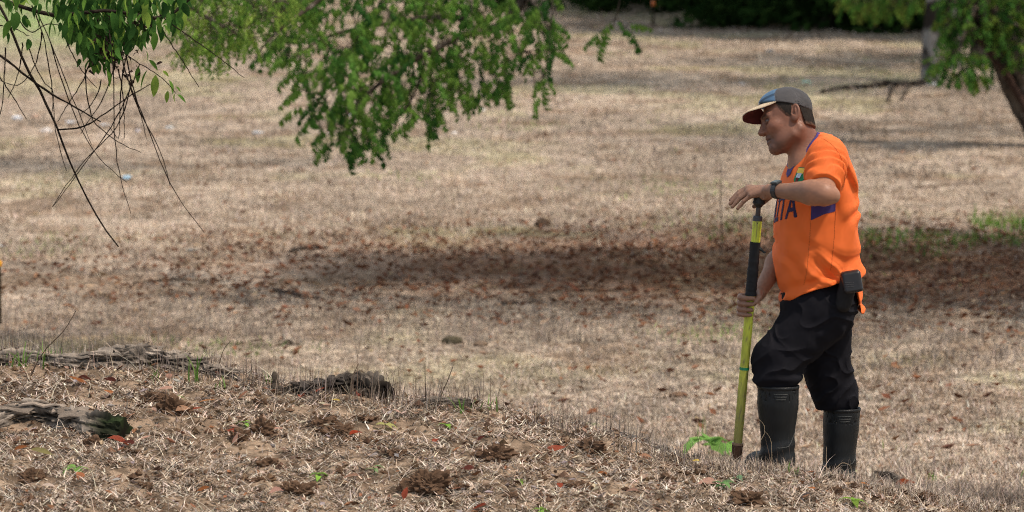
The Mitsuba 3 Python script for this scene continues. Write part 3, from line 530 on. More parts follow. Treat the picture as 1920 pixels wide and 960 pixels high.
patch([(1525, 384), (1571, 380), (1571, 399), (1549, 404), (1524, 416)], lambda a: P(a[:, 0], a[:, 1], -0.26), view, PURPLE, SH + '__side_panel', 0.002, 2.5)
chest = lambda s, z: np.stack([0 * s, 0 * s, z], 1) + np.array([P(1535, 400, 0)[0], 0.005, 0]) + s[:, None] * tl + 0.34 * tf
# collar band round the neck opening
th = np.linspace(0, 2 * np.pi, 73)[:-1]; ca = norm(NECKB - hw(-0.03, -0.05)); c1 = norm(np.cross(ca, hl)); c2 = np.cross(ca, c1)
ring = []
for rr in (0.062, 0.071, 0.080):
    st = (NECKB + np.float32([-0.012, 0, -0.012]) - ca * 0.035)[None] + (np.cos(th)[:, None] * c1 + np.sin(th)[:, None] * c2) * (rr + 0.004)
    ring.append(st)
def neck_tube(a, t0, t1, grow):
    return (hw(-0.03, -0.05) + (NECKB + np.float32([-0.012, 0, -0.012]) - hw(-0.03, -0.05)) * 1.0)[None]
n_lo, n_hi = hw(-0.03, -0.05), NECKB + np.float32([-0.012, 0, -0.012]); nl = np.linalg.norm(n_hi - n_lo)
def neck_r(t): return 0.062 + 0.010 * np.clip(t, 0, 1)
cr = []
for k, ph in enumerate(th):
    d = np.cos(ph) * c1 + np.sin(ph) * c2; ts = np.linspace(0.2, 1.9, 120); rad = neck_r(ts) + 0.0035
    pts = (n_lo + (n_hi - n_lo) * ts[:, None] + d * rad[:, None]).astype(np.float32); fv = f_shirt(pts); ok = np.where(fv < 0.003)[0]; t0 = ts[ok[0]] if len(ok) else 1.2
    cr.append(t0)
cr = np.array(cr); cr = np.convolve(np.concatenate([cr[-3:], cr, cr[:3]]), np.ones(7) / 7, 'valid'); CV = []
for dt, dr_ in ((0.05, -0.003), (-0.035, 0.0005), (-0.04, 0.005), (0.02, 0.012), (0.10, 0.0165)):
    t = cr + dt; CV.append(n_lo + (n_hi - n_lo) * t[:, None] + (np.cos(th)[:, None] * c1 + np.sin(th)[:, None] * c2) * (neck_r(t) + dr_)[:, None])
CV = np.array(CV); m = len(th); i, j = np.meshgrid(np.arange(len(CV) - 1), np.arange(m), indexing='ij')
cq = np.stack([i * m + j, i * m + (j + 1) % m, (i + 1) * m + (j + 1) % m, (i + 1) * m + j], -1).reshape(-1, 4)
put(SH + '__collar', (CV.reshape(-1, 3), tri(cq)), 'cloth', True, np.broadcast_to(PURPLE * 1.25, (m * len(CV), 3)))
fc = q(1478, 317, -0.035)
patch([(-0.034, 0.020), (0.030, 0.020), (0.024, -0.020), (0, -0.034), (-0.026, -0.020)], lambda a: (fc + tf * 0.2)[None] + a[:, :1] * tl + a[:, 1:] * np.array([0, 0, 1.0]), -tf, PURPLE * 1.15, SH + '__collar_flap', 0.003, 0.005)
# emblem on the left breast and the lettering across the chest
ec = q(1496, 330, -0.12)
def emb(poly, col, name, off): patch(poly, lambda a: (ec + tf * 0.12)[None] + a[:, :1] * tl + a[:, 1:] * np.array([0, 0, 1.0]), -tf, np.array(col), key_of(name, SH + '__emblem'), off, 0.004)
EM = SH + '__emblem'
patch([(-0.026, 0.034), (0.026, 0.034), (0.026, -0.014), (0.0, -0.042), (-0.026, -0.014)], lambda a: (ec + tf * 0.12)[None] + a[:, :1] * tl + a[:, 1:] * np.array([0, 0, 1.0]), -tf, np.array([0.02, 0.22, 0.10]), EM, 0.0015, 0.004)
emb([(-0.022, 0.031), (0.018, 0.031), (0.012, 0.008), (-0.022, 0.012)], [0.80, 0.58, 0.10], 'yellow_field', 0.003)
emb([(-0.014, 0.010), (0.010, 0.012), (0.008, -0.008), (-0.016, -0.006)], [0.50, 0.60, 0.68], 'white_field', 0.0042)
emb([(-0.012, -0.006), (0.004, -0.004), (0.000, -0.030), (-0.010, -0.024)], [0.13, 0.03, 0.03], 'dark_field', 0.0036)
tm = meshkit.text_mesh('LAITA', 0.092, 0.0012, True); tm = tm.subdivide_to_size(0.012); tv = np.array(tm.vertices); wid = tv[:, 0].max() - tv[:, 0].min()
s_ = (tv[:, 0] - tv[:, 0].min()) / wid * 0.245 - 0.135; zb = P(1490, 401, 0)[2] - 0.21 * np.clip(0.11 - s_, 0, 0.2) + tv[:, 1]
st = (np.array([P(1535, 400, 0)[0], 0.005, 0]) + tf * 0.36)[None] + s_[:, None] * tl + np.stack([0 * zb, 0 * zb, zb], 1)
tb = onto(st, -tf, off=0.0) + tf.astype(np.float32) * (0.0010 + tv[:, 2:3])
put(SH + '__lettering', (tb, tm.faces), 'cloth', False, np.broadcast_to([0.030, 0.022, 0.075], (len(tb), 3)))

def seam(pix, name, w=0.0013, Y0=-0.42, par=SH, col=orange * 0.62):
    c = curve(np.column_stack([np.array(pix, float), np.zeros(len(pix))]), 30)[:, :2]; pb = onto(P(c[:, 0], c[:, 1], Y0), view, off=0.0); put(key_of(name, par), tube(pb, w, 5), 'cloth', True, np.broadcast_to(col, (30 * 5 + 2, 3)))
seam([(1571, 399), (1570, 430), (1567, 470), (1562, 512)], 'side_seam', Y0=-0.26); seam([(1524, 416), (1522, 450), (1518, 500), (1512, 540)], 'front_panel_seam', Y0=-0.26); seam([(1552, 264), (1575, 282), (1588, 312), (1590, 340), (1584, 356)], 'armhole_seam')
# --- trousers
def f_trousers(p):
    s = np.float32([1, 1.12, 1]); P_ = lambda px, py, Y: q(px, py, Y) * s; w = p * s
    f = ell(w, P_(1537, 566, 0.0), (0.158, 0.185, 0.135))
    K = P_(1457, 676, -0.09); f = smin(f, rcone(w, P_(1537, 592, -0.055), K, 0.128, 0.100), 0.05)
    f = smin(f, rcone(w, K, P_(1457, 702, -0.095), 0.100, 0.097), 0.02); f = smin(f, ell(w, P_(1459, 708, -0.095), (0.098, 0.105, 0.036)), 0.015)
    K2 = P_(1551, 690, 0.085); g = smin(rcone(w, P_(1548, 600, 0.06), K2, 0.112, 0.094), rcone(w, K2, P_(1567, 742, 0.105), 0.094, 0.098), 0.03)
    f = smin(f, g, 0.022)
    z, x = p[..., 2], p[..., 0]; n = meshkit.fbm(p * np.float32([7, 7, 7]), 2, 81)
    kn = np.exp(-(np.linalg.norm(p - q(1465, 690, -0.15), axis=-1) / 0.12) ** 2) + np.exp(-(np.linalg.norm(p - q(1570, 735, 0.03), axis=-1) / 0.11) ** 2)
    f = f - (0.0080 * (1 - 2 * np.abs(np.sin((z * 1.0 - x * 0.5) * 34 + n * 13)) ** 0.7) * kn + 0.0055 * (1 - 2 * np.abs(np.sin((x * 0.9 + z * 0.7) * 24 + n * 14)) ** 0.7) * (1 - np.clip(kn, 0, 1)) * 0.8 + 0.012 * (meshkit.fbm(p * np.float32(11), 3, 82) - 0.5)).astype(np.float32)
    f = smax(f, z - P(1500, 515, 0)[2] + 0.04 * 0, 0.006); cut = np.where(x < P(1506, 720, 0)[0], P(1460, 725, -0.09)[2], P(1570, 768, 0.1)[2]).astype(np.float32); return smax(f, cut - z, 0.010)
tv_, tf_ = nets(f_trousers, q(1395, 775, 0) + [0, -0.27, 0], q(1635, 500, 0) + [0, 0.28, 0], 0.0039)
put(MAN + '__trousers', (tv_, tf_), 'cloth_dark', True, np.clip(np.array([0.0068, 0.0070, 0.0100]) * (0.8 + 0.4 * meshkit.fbm(tv_ * 30, 3, 5)[:, None]), 0, 1))
labels[MAN + '__trousers'] = {'label': 'baggy black trousers tucked into the rubber boots'}

# --- rubber boots
def boot(top, ankle, heel, yaw, rx, name):
    """top, ankle: middle of the shaft; heel: the ground point below the ankle; yaw: direction of the toe."""
    top, ankle, heel = (np.asarray(a, float) for a in (top, ankle, heel)); t = np.array([math.cos(yaw), math.sin(yaw), 0]); s = np.array([-t[1], t[0], 0]); z = np.array([0, 0, 1.0])
    def f(p):
        p = p.astype(np.float64); a = (p - heel) @ t; b = (p - heel) @ s; c = p[..., 2] - heel[2]; hh = top[2] - heel[2]; k = np.clip((p[..., 2] - ankle[2]) / (top[2] - ankle[2]), -0.5, 1.02)
        cx = ankle + (top - ankle) * k[..., None]; e = (p - cx)[..., :2]; la = e @ t[:2]; lb = e @ s[:2]
        wr = 0.0035 * np.exp(-((c - 0.115) / 0.03) ** 2) * np.sin(c * 70 + la * 30 + lb * 25) + 0.002 * (meshkit.fbm(p * 14, 2, 91) - 0.5) * 2
        ra = (0.070 + (rx - 0.070) * sstep(-0.05, 0.7, k)); rb = ra * 0.95
        sh = (np.sqrt((la / ra) ** 2 + (lb / rb) ** 2) - 1) * rb * 0.95; sh = np.maximum(sh, p[..., 2] - top[2]); sh = np.maximum(sh, 0.05 - c)
        inn = (np.sqrt((la / (ra - 0.005)) ** 2 + (lb / (rb - 0.005)) ** 2) - 1) * rb
        ft = smin(ell(np.stack([a, b, c], -1), (0.155, 0, 0.034), (0.064, 0.050, 0.046)), rcone(np.stack([a, b, c], -1), (-0.010, 0, 0.045), (0.150, 0.004, 0.040), 0.043, 0.040), 0.03)
        ft = smin(ft, rcone(np.stack([a, b, c], -1), (0.0, 0, 0.10), (0.105, 0, 0.05), 0.055, 0.036), 0.04)
        g = smin(sh, ft, 0.035) - wr; g = np.maximum(g, -c + 0.012); rimb = np.maximum(np.abs(p[..., 2] - top[2] + 0.006) - 0.006, sh - 0.0022); g = np.minimum(g, rimb)
        return np.maximum(g, -np.maximum(inn, top[2] - 0.06 - p[..., 2])).astype(np.float32)
    lo = np.minimum(heel - 0.14, heel + t * 0.25 - 0.09); hi = np.maximum(np.maximum(heel + 0.14, heel + t * 0.25 + 0.09), top + 0.11); lo[2] = heel[2] - 0.01; hi[2] = top[2] + 0.02
    v, fc = nets(f, lo, hi, 0.0042); k = key_of('boot', MAN)
    col = np.array([0.0065, 0.0085, 0.0095]) * (0.85 + 0.3 * meshkit.fbm(v * 20, 3, 7)[:, None]); dust = sstep(0.10, 0.0, v[:, 2] - heel[2])[:, None] * meshkit.fbm(v * 45, 3, 8)[:, None]
    put(k, (v, fc), 'rubber', True, col * (1 - 0.6 * dust) + np.array([0.16, 0.125, 0.09]) * 0.6 * dust)
    a = np.linspace(0, 2 * np.pi, 40, endpoint=False); prof = []                               # sole with a low heel
    x = -0.05 + 0.265 * (0.5 - 0.5 * np.cos(a)); hw_ = 0.040 + 0.010 * np.sin(np.clip((x + 0.05) / 0.265, 0, 1) * np.pi * 0.9 + 0.3); y = hw_ * np.sin(a) / np.maximum(np.abs(np.sin(a)), 0.35) * np.where(np.abs(np.sin(a)) < 0.35, 1, 1)
    y = hw_ * np.clip(np.sin(a) * 1.8, -1, 1)
    from shapely.geometry import Polygon
    so = trimesh.creation.extrude_polygon(Polygon(np.stack([x, y], 1)).buffer(0.003), 0.016, engine='earcut'); w = np.array(so.vertices)
    put(k + '__sole', (heel + w[:, :1] * t + w[:, 1:2] * s + (w[:, 2:] + 0.0) * z, so.faces), 'rubber', 30 if False else False, np.broadcast_to([0.02, 0.022, 0.02], (len(w), 3)))
    for kk in range(3):                                                                         # raised bars near the top, on the side towards the camera
        zz = top[2] - 0.028 - kk * 0.011; wdt = 0.028 - 0.004 * kk; us = np.linspace(-wdt, wdt, 9); st = np.stack([top[0] + 0.004 + us, 0 * us + top[1] - 0.2, 0 * us + zz], 1).astype(np.float32)
        pb = onto(st, [0, 1, 0], f, 0.0); put(key_of('raised_bar', k), tube(pb, 0.0022, 6), 'rubber', True, np.broadcast_to([0.03, 0.036, 0.036], (9 * 6 + 2, 3)))
    us = np.linspace(-0.010, 0.072, 22); st = np.stack([top[0] + us, 0 * us + top[1] - 0.2, heel[2] + 0.135 + 0.05 * sstep(0.035, 0.075, us) - 0.008 * np.cos(us * 30)], 1).astype(np.float32)
    put(k + '__seam', tube(onto(st, [0, 1, 0], f, 0.0), 0.0015, 5), 'rubber', True, np.broadcast_to([0.05, 0.056, 0.054], (22 * 5 + 2, 3)))
    return k, f
def sole_at(px, Y):
    x = P(px, 880, Y)[0]; return np.array([x, Y, float(H(x, Y, True)) + 0.002])
HN, HFt = sole_at(1458, -0.10), sole_at(1573, 0.10)
BOOT1, f_b1 = boot(P(1459, 722, -0.095), P(1458, 822, -0.10), HN, math.radians(180 - 64), 0.086, 'boot')
BOOT2, f_b2 = boot(P(1579, 764, 0.105), P(1574, 850, 0.10), HFt, math.radians(180 - 85), 0.078, 'boot')
labels[BOOT1] = {'label': 'black rubber boot on the forward leg'}; labels[BOOT2] = {'label': 'black rubber boot on the rear leg'}

# --- wrist watch
wd = norm(WRN - q(1523, 362, -0.315)); w0 = WRN - wd * 0.012; wr_ = 0.031
put(MAN + '__watch', lathe([(0, 0.026), (0, 0.0335), (0.15, 0.0345), (0.85, 0.0335), (1, 0.0325), (1, 0.026)], w0 - wd * 0.011, w0 + wd * 0.011, 28), 'satin', False, np.broadcast_to([0.02, 0.024, 0.028], (28 * 6, 3)))
labels[MAN + '__watch'] = {'label': 'black sports watch on the raised wrist'}
wn = norm(np.array([0.0, -0.35, 0.93]) - wd * (np.array([0.0, -0.35, 0.93]) @ wd)); R3 = np.stack([wd, np.cross(wn, wd), wn], 1)
def bx(c, size, R=np.eye(3), rad=0.0):
    c, size = np.asarray(c, float), np.asarray(size, float)
    if rad:
        o = np.array(list(np.ndindex(2, 2, 2))) * 2 - 1; hu_ = manifold3d.Manifold.batch_hull([manifold3d.Manifold.sphere(rad, 12).translate(list(k * (size / 2 - rad))) for k in o]).to_mesh()
        return hu_.vert_properties[:, :3] @ R.T + c, hu_.tri_verts
    b = trimesh.creation.box(size); return np.array(b.vertices) @ R.T + c, b.faces
m = bx(w0 + wn * 0.034, (0.034, 0.036, 0.010), R3, 0.003); put(MAN + '__watch__case', m, 'satin', True, np.broadcast_to([0.035, 0.045, 0.05], (len(m[0]), 3)))
m = bx(w0 + wn * 0.0393, (0.024, 0.026, 0.002), R3); put(MAN + '__watch__face', m, 'satin', False, np.broadcast_to([0.09, 0.12, 0.13], (len(m[0]), 3)))

# --- pouch on the belt
PO = 'belt_pouch'; tag(PO, 'worn black holster pouch with flap clipped at the rear of the waistband', 'pouch')
def f_pouch(p):
    a = rcone(p * np.float32([1, 1.5, 1]), q(1581, 570, -0.155) * np.float32([1, 1.5, 1]), q(1592, 525, -0.165) * np.float32([1, 1.5, 1]), 0.034, 0.036)
    return smax(a, p[..., 2] - q(1590, 513, -0.15)[2], 0.01) - 0.004 * (meshkit.fbm(p * np.float32(40), 2, 95) - 0.5).astype(np.float32)
def f_flap(p):
    L = p - q(1597, 528, -0.178); c, s = math.cos(0.16), math.sin(0.16); x = L[..., 0] * c + L[..., 2] * s; z = -L[..., 0] * s + L[..., 2] * c; d = np.abs(np.stack([x, L[..., 1] * 0.9 - 0.16 * z, z], -1)) - np.float32([0.026, 0.014, 0.030])
    return (np.linalg.norm(np.maximum(d, 0), axis=-1) + np.minimum(d.max(-1), 0) - 0.013).astype(np.float32)
for nm, fn, col in (('holster', f_pouch, (0.010, 0.010, 0.011)), ('flap', f_flap, (0.011, 0.011, 0.013))):
    v, f = nets(fn, q(1555, 605, 0) + [0, -0.26, 0], q(1630, 495, 0) + [0, -0.05, 0], 0.0036); put(PO + '__' + nm, (v, f), 'satin' if nm == 'flap' else 'cloth', True, np.array(col) * (0.7 + 0.6 * meshkit.fbm(v * 60, 2, 6)[:, None]))
for k in range(3):
    us = np.linspace(-1, 1, 8); st = P(1597 - k * 0.8 + us * 9, 534 + k * 4 - us * 0.5, -0.3).astype(np.float32); put(key_of('ridge', PO + '__flap'), tube(onto(st, [0, 1, 0], f_flap, 0), 0.0014, 5), 'satin', True, np.broadcast_to([0.03, 0.03, 0.034], (8 * 5 + 2, 3)))

# --- the tool he leans on
TO = 'soil_probe_pole'; tag(TO, 'yellow green pole with black tape grip and rusty tip held upright by the man', 'pole')
def seg(r0, r1): return pole(r0), pole(r1)
def lcol(n, c): return np.broadcast_to(c, (n, 3))
def part(name, prof, r0, r1, col, bs='satin', sides=28, sm=40, parent=TO):
    v, f = lathe(prof, pole(r0), pole(r1), sides); return put(key_of(name, parent), (v, f), bs, True if sm is True else False, np.broadcast_to(col, (len(v), 3)))
part('knob', [(0, 0), (0, 0.017), (0.04, 0.0215), (0.10, 0.0228), (0.30, 0.0228), (0.50, 0.0238), (0.56, 0.0252), (0.66, 0.0250), (0.72, 0.020), (0.80, 0.0172), (0.94, 0.0135), (1, 0.009), (1, 0)], 368, 389, (0.016, 0.018, 0.018), 'rubber')
part('shaft', [(0, 0.0100), (1, 0.0100)], 386, 409, (0.045, 0.04, 0.04), sm=True)
part('collar', [(0, 0.010), (0, 0.0165), (0.25, 0.0185), (0.3, 0.0192), (1, 0.0192), (1, 0.012)], 404.5, 414, (0.04, 0.045, 0.055))
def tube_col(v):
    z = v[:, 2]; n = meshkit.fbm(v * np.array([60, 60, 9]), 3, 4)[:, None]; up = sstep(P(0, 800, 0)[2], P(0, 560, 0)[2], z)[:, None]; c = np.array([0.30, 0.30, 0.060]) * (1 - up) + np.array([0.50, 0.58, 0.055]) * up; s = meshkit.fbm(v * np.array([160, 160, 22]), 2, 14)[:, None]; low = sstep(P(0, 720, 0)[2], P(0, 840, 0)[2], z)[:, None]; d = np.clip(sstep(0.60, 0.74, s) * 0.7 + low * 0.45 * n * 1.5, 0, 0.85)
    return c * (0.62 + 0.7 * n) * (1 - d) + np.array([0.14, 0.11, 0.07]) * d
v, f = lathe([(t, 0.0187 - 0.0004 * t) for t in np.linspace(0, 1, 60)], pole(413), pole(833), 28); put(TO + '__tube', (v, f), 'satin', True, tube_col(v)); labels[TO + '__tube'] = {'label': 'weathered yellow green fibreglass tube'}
rr = rng(5); prof = [(t, 0.0203 + 0.0016 * rr.random() + 0.0012 * (t > 0.5)) for t in np.linspace(0, 1, 26)]; v, f = lathe([(0, 0.018)] + prof + [(1, 0.018)], pole(453), pole(553), 24); put(TO + '__grip_tape', (v, f), 'cloth', False, np.array([0.012, 0.013, 0.015]) * (0.8 + 0.5 * meshkit.fbm(v * 50, 2, 3)[:, None]))
labels[TO + '__grip_tape'] = {'label': 'black tape wound round the middle of the pole'}
e = pole(470); put(TO + '__tape_end', tube(curve([e + [0.018, -0.005, 0.012], e + [0.028, -0.006, 0.004], e + [0.040, -0.004, -0.006], e + [0.046, -0.002, -0.002]], 8), [0.008, 0.007, 0.006, 0.005, 0.004, 0.004, 0.003, 0.002], 4), 'cloth', False, np.broadcast_to([0.03, 0.04, 0.042], (34, 3)))
part('green_band', [(0, 0.0186), (0, 0.0194), (1, 0.0194), (1, 0.0186)], 687.5, 692.5, (0.012, 0.20, 0.09))
part('rim', [(0, 0.0184), (0.1, 0.0228), (1, 0.0232)], 829.5, 834, (0.20, 0.13, 0.08)); v, f = lathe([(t, 0.0226 - 0.0100 * t) for t in np.linspace(0, 1, 14)] + [(1, 0)], pole(833), pole(912), 24); n = meshkit.fbm(v * 60, 3, 2)[:, None]
put(TO + '__tip', (v, f), 'paint', True, np.array([0.085, 0.05, 0.035]) * (0.6 + 0.9 * n)); labels[TO + '__tip'] = {'label': 'rusty brown steel tip pushed into the ground'}
e = pole(417) + np.array([0, -0.0185, 0]); m = bx(e, (0.005, 0.003, 0.005)); put(TO + '__rivet', m, 'satin', False, np.broadcast_to([0.03, 0.03, 0.02], (len(m[0]), 3)))
# ------------------------------------------------------------------ foliage
def leaf_mesh(L, W, droop, fold, r, n=4):
    """One broad leaf along +y, drooping towards -z, folded along its midrib."""
    t = np.linspace(0, 1, n + 1); w = W / 2 * np.sin(np.pi * np.clip(t, 0, 1) ** 0.8) ** 0.9 + 1e-4; y = L * t * np.cos(droop * t); z = -L * np.sin(droop * t) * t
    mid = np.stack([0 * t, y, z], 1); a = mid + np.stack([-w, 0 * t, w * fold + 0.0 * t], 1); b = mid + np.stack([w, 0 * t, w * fold], 1)
    V = np.vstack([a, mid, b]); m = n + 1; k = np.arange(n); f = np.vstack([np.stack([k, k + m, k + m + 1, k + 1], 1), np.stack([k + m, k + 2 * m, k + 2 * m + 1, k + m + 1], 1)])
    return V, tri(f)
def spray_mesh(r, pairs, L, l, w, col, amt=0.3):
    """A pinnate leaf along +y: rachis with drooping leaflets."""
    out = []; t = np.linspace(0.12, 1, pairs)
    pts = np.stack([0.04 * L * np.sin(np.linspace(0, 3, 7)), L * np.linspace(0, 1, 7) * 0.92, -0.30 * L * np.linspace(0, 1, 7) ** 2], 1); v, f = tube(pts, 0.0022, 3, False); out.append((v, f, np.array(col) * 0.6))
    for k in range(pairs):
        p = np.array([np.interp(t[k], np.linspace(0, 1, 7), pts[:, i]) for i in range(3)])
        for s in ((1, -1) if k < pairs - 1 else (1, -1, 0)):
            ll = l * (0.75 + 0.5 * r.random()) * (1 - 0.25 * abs(t[k] - 0.5)); v, f = leaf_mesh(ll, w * (0.8 + 0.4 * r.random()), 0.5 + 0.5 * r.random(), 0.25 * r.random(), r, 2)
            az = s * (1.0 + 0.35 * r.random()) * (1 - 0.35 * t[k]); pit = -0.35 - 0.75 * r.random(); ca, sa, cp, sp = math.cos(az), math.sin(az), math.cos(pit), math.sin(pit)
            Ry = np.array([[1, 0, 0], [0, cp, -sp], [0, sp, cp]]); Rz = np.array([[ca, sa, 0], [-sa, ca, 0], [0, 0, 1]])
            out.append((v @ Ry.T @ Rz.T + p, f, np.clip(np.array(col) * (1 + amt * (r.random() * 2 - 1)) * (1 + 0.12 * (r.random(3) - 0.5)), 0.004, 0.9)))
    return cat(out)
def orient(pos, d, s, roll=0.0):
    M = np.eye(4); R = frame(d); c, sn = math.cos(roll), math.sin(roll); R = R @ np.array([[c, 0, sn], [0, 1, 0], [-sn, 0, c]]); M[:3, :3] = R * s; M[:3, 3] = pos; return M
def in_poly(poly, n, r):
    from shapely.geometry import Polygon; from shapely import contains_xy
    pg = Polygon(poly); b = pg.bounds; x, y = [], []
    while len(x) < n:
        a, c = b[0] + r.random(4 * n) * (b[2] - b[0]), b[1] + r.random(4 * n) * (b[3] - b[1]); k = contains_xy(pg, a, c); x += list(a[k]); y += list(c[k])
    return np.array(x[:n]), np.array(y[:n])
def write_variant(mesh): return mikit.ply((mesh[0], mesh[1]), 'leaf', False, color=mesh[2])
def hang(tree, limbs, points, variants, r, size, most=290, part='leaf_spray', down=0.55, stuff_key='foliage', bark='bark', twig_r=0.006):
    """Limbs (point lists with radii) and sprays at the points, joined by twigs; the first sprays are parts, the rest one part."""
    nodes = []
    for pts, rad in limbs:
        c = curve(pts, 26); R = np.linspace(rad[0], rad[1], 26); put(key_of('limb', tree), tube(c, R * (1 + 0.12 * (r.random(26) - 0.5)), 8, wob=0.15, r=r), bark, True); nodes += list(c)
    nodes = np.array(nodes); d, _ = cKDTree(nodes).query(points); order = np.argsort(d); tw, grown = [], [tuple(x) for x in nodes]; dirs = np.zeros_like(points); tree_pts = list(nodes)
    for k in order:
        arr = np.array(tree_pts); dd = np.linalg.norm(arr - points[k], axis=1); i = dd.argmin(); a = arr[i]; b = points[k]; mid = (a + b) / 2 + np.array([0, 0, 0.10 * dd[i]]) + 0.06 * dd[i] * (r.random(3) - 0.5)
        tw.append(tube(curve([a, mid, b], 5), np.linspace(twig_r * (1.1 if dd[i] > 0.25 else 0.7), twig_r * 0.45, 5), 4, False)); tree_pts.append(b); tree_pts.append(mid); dirs[k] = b - a
    v, f, _ = cat([(a, b, (0, 0, 0)) for a, b in tw]); put(tree + '__twigs', (v, f), bark, True); labels[tree + '__twigs'] = {'kind': 'stuff'}
    out = []
    near = np.argsort(points[:, 1] + 0.3 * r.random(len(points)))
    for n_, k in enumerate(near):
        dv = norm(dirs[k] * np.array([1, 1, 0.4]) + 1e-6) + 0.7 * (r.random(3) - 0.5) + np.array([0, 0, -down]); s = size * (0.7 + 0.6 * r.random()); M4 = orient(points[k], norm(dv), s, (r.random() - 0.5) * 1.2); var = variants[int(r.integers(len(variants)))]
        if n_ < most:
            kk = key_of(part, tree); scene[kk] = {**var[1], 'to_world': T(M4)}
        else: out.append((var[0][0] @ M4[:3, :3].T + M4[:3, 3], var[0][1], var[0][2]))
    if out: put(tree + '__' + stuff_key, cat(out), 'leaf', False); labels[tree + '__' + stuff_key] = {'kind': 'stuff'}
def make_variants(seed, n, cols, pairs=5, L=0.18, l=0.078, w=0.034, amt=0.35):
    r = rng(seed); res = []
    for k in range(n): m = spray_mesh(r, pairs + int(r.integers(0, 2)), L, l, w, cols[k % len(cols)], amt); res.append((m, write_variant(m)))
    return res
def crown_mesh(center, radii, clumps, per, leaf, r, cols, flat=0.5):
    """A loose crown: clumps of small bent leaves through the volume."""
    u = norm(r.normal(size=(clumps, 3))) * (r.random((clumps, 1)) ** 0.42); cc = np.asarray(center) + u * np.asarray(radii); n = clumps * per
    cl = np.repeat(np.arange(clumps), per); p = cc[cl] + r.normal(size=(n, 3)) * np.array([1, 1, flat]) * np.mean(radii) * 0.14
    a = norm(r.normal(size=(n, 3)) * np.array([1, 1, 0.6])); b = norm(np.cross(a, r.normal(size=(n, 3)) + np.array([0, 0, 1.2]))); s = (leaf * (0.6 + 0.8 * r.random(n)))[:, None]; up = np.cross(b, a) * s * 0.15
    V = np.stack([p - a * s * 0.5, p - b * s * 0.26 + up, p + a * s * 0.5, p + b * s * 0.26 + up], 1).reshape(-1, 3); o = (np.arange(n) * 4)[:, None]
    tone = (0.75 + 0.5 * r.random(clumps))[cl][:, None]; c = np.asarray(cols)[r.integers(len(cols), size=n)] * tone * (0.8 + 0.4 * r.random((n, 1)))
    return V, np.vstack([o + [0, 1, 2], o + [0, 2, 3]]), np.repeat(c, 4, 0)
def trunk_mesh(pts, rad, r, sides=14, n=24):
    c = curve(pts, n); return tube(c, np.interp(np.linspace(0, 1, n), np.linspace(0, 1, len(rad)), rad), sides, wob=0.16, r=r)
def crown_tree(name, label, base, height, rad, crowns, r, cols, bark='bark', lean=(0, 0), leaf=0.16, group=None, clumps=110, per=34, trunk_extra=None, limbs=True):
    t = key_of(name); tag(t, label, 'tree', group); base = np.asarray(base, float); top = base + np.array([lean[0], lean[1], height])
    put(t + '__trunk', trunk_mesh([base - [0, 0, 0.15], base + [0, 0, 0.15], (base + top) / 2 + [0.06, 0, 0], top], [rad * 1.5, rad * 1.12, rad * 0.9, rad * 0.6], r), bark, True)
    ms = []
    for c, R in crowns:
        ms.append(crown_mesh(c, R, clumps, per, leaf, r, cols))
        if limbs:
            for _ in range(4):
                e = np.asarray(c) + norm(r.normal(size=3)) * np.asarray(R) * 0.6; st = base + (top - base) * (0.6 + 0.35 * r.random()); put(key_of('branch', t), tube(curve([st, (st + e) / 2 + [0, 0, 0.25], e], 10), np.linspace(rad * 0.45, rad * 0.12, 10), 6), bark, True)
    put(t + '__crown', cat(ms), 'leaf', False); return t
G_MID, G_LIT, G_DARK, G_YEL = (0.072, 0.178, 0.036), (0.145, 0.270, 0.052), (0.035, 0.100, 0.024), (0.20, 0.30, 0.05)
CANOPY = [(0.05, 0.13, 0.025), (0.07, 0.16, 0.03), (0.035, 0.09, 0.02)]
# the big spreading tree: trunk outside the frame at the right, its crown shades the middle of the field, one bough hangs into view
r = rng(101); ST = 'spreading_tree'; b0 = np.array([7.6, 20.5, float(H(7.6, 20.5))])
crown_tree(ST, 'broad feathery leaved tree whose drooping bough hangs into the top centre', b0, 4.2, 0.34, [((7.8, 14.2, b0[2] + 5.6), (7.0, 2.6, 1.1)), ((7.4, 17.3, b0[2] + 6.0), (7.2, 2.6, 1.2)), ((8.4, 20.8, b0[2] + 5.8), (7.0, 2.8, 1.1)), ((3.4, 17.4, b0[2] + 5.5), (4.0, 2.2, 0.8))], r, CANOPY, clumps=120, per=58, leaf=0.17)
poly = [(520, -25), (505, 60), (502, 105), (520, 140), (550, 145), (556, 185), (575, 238), (592, 240), (598, 268), (598, 288), (640, 290), (655, 300), (668, 288), (700, 296), (716, 300), (724, 285), (742, 250), (765, 238), (787, 248), (812, 248), (821, 222), (845, 240), (872, 222), (886, 190), (910, 178), (935, 188), (965, 180), (975, 205), (1003, 208), (1020, 185), (1043, 139), (1050, 112), (1040, 60), (1035, -25)]
px, py = in_poly(poly, 710, r); thin = (px > 885) & (py > 60) & (meshkit.noise(np.stack([px / 34, py / 34, 0 * px], 1), 5) < 0.52); px, py = px[~thin], py[~thin]
low_ = (py > 225) & (r.random(len(py)) < 0.35); px, py = px[~low_], py[~low_]; py = py - 20; Yd = 15.2 + 2.6 * r.random(len(px)) + 0.3 * np.sin(px / 60); pts = P(px, py, Yd)
l1 = [P(1090, -160, 19.0), P(985, -5, 17.2), P(938, 48, 16.8), P(880, 62, 16.4), P(800, 100, 16.2), P(720, 150, 16.0), P(650, 215, 15.8)]
l2 = [P(938, 48, 16.8), P(900, 58, 17.0), P(850, 30, 17.1), P(760, 40, 17.0), P(640, 60, 16.9), P(560, 100, 16.8)]
l3 = [P(980, -5, 17.2), P(1012, 20, 16.6), P(1030, 70, 16.3), P(1025, 130, 16.2)]
l4 = [P(800, 100, 16.2), P(770, 190, 16.0), P(740, 235, 15.9), P(775, 268, 15.9)]
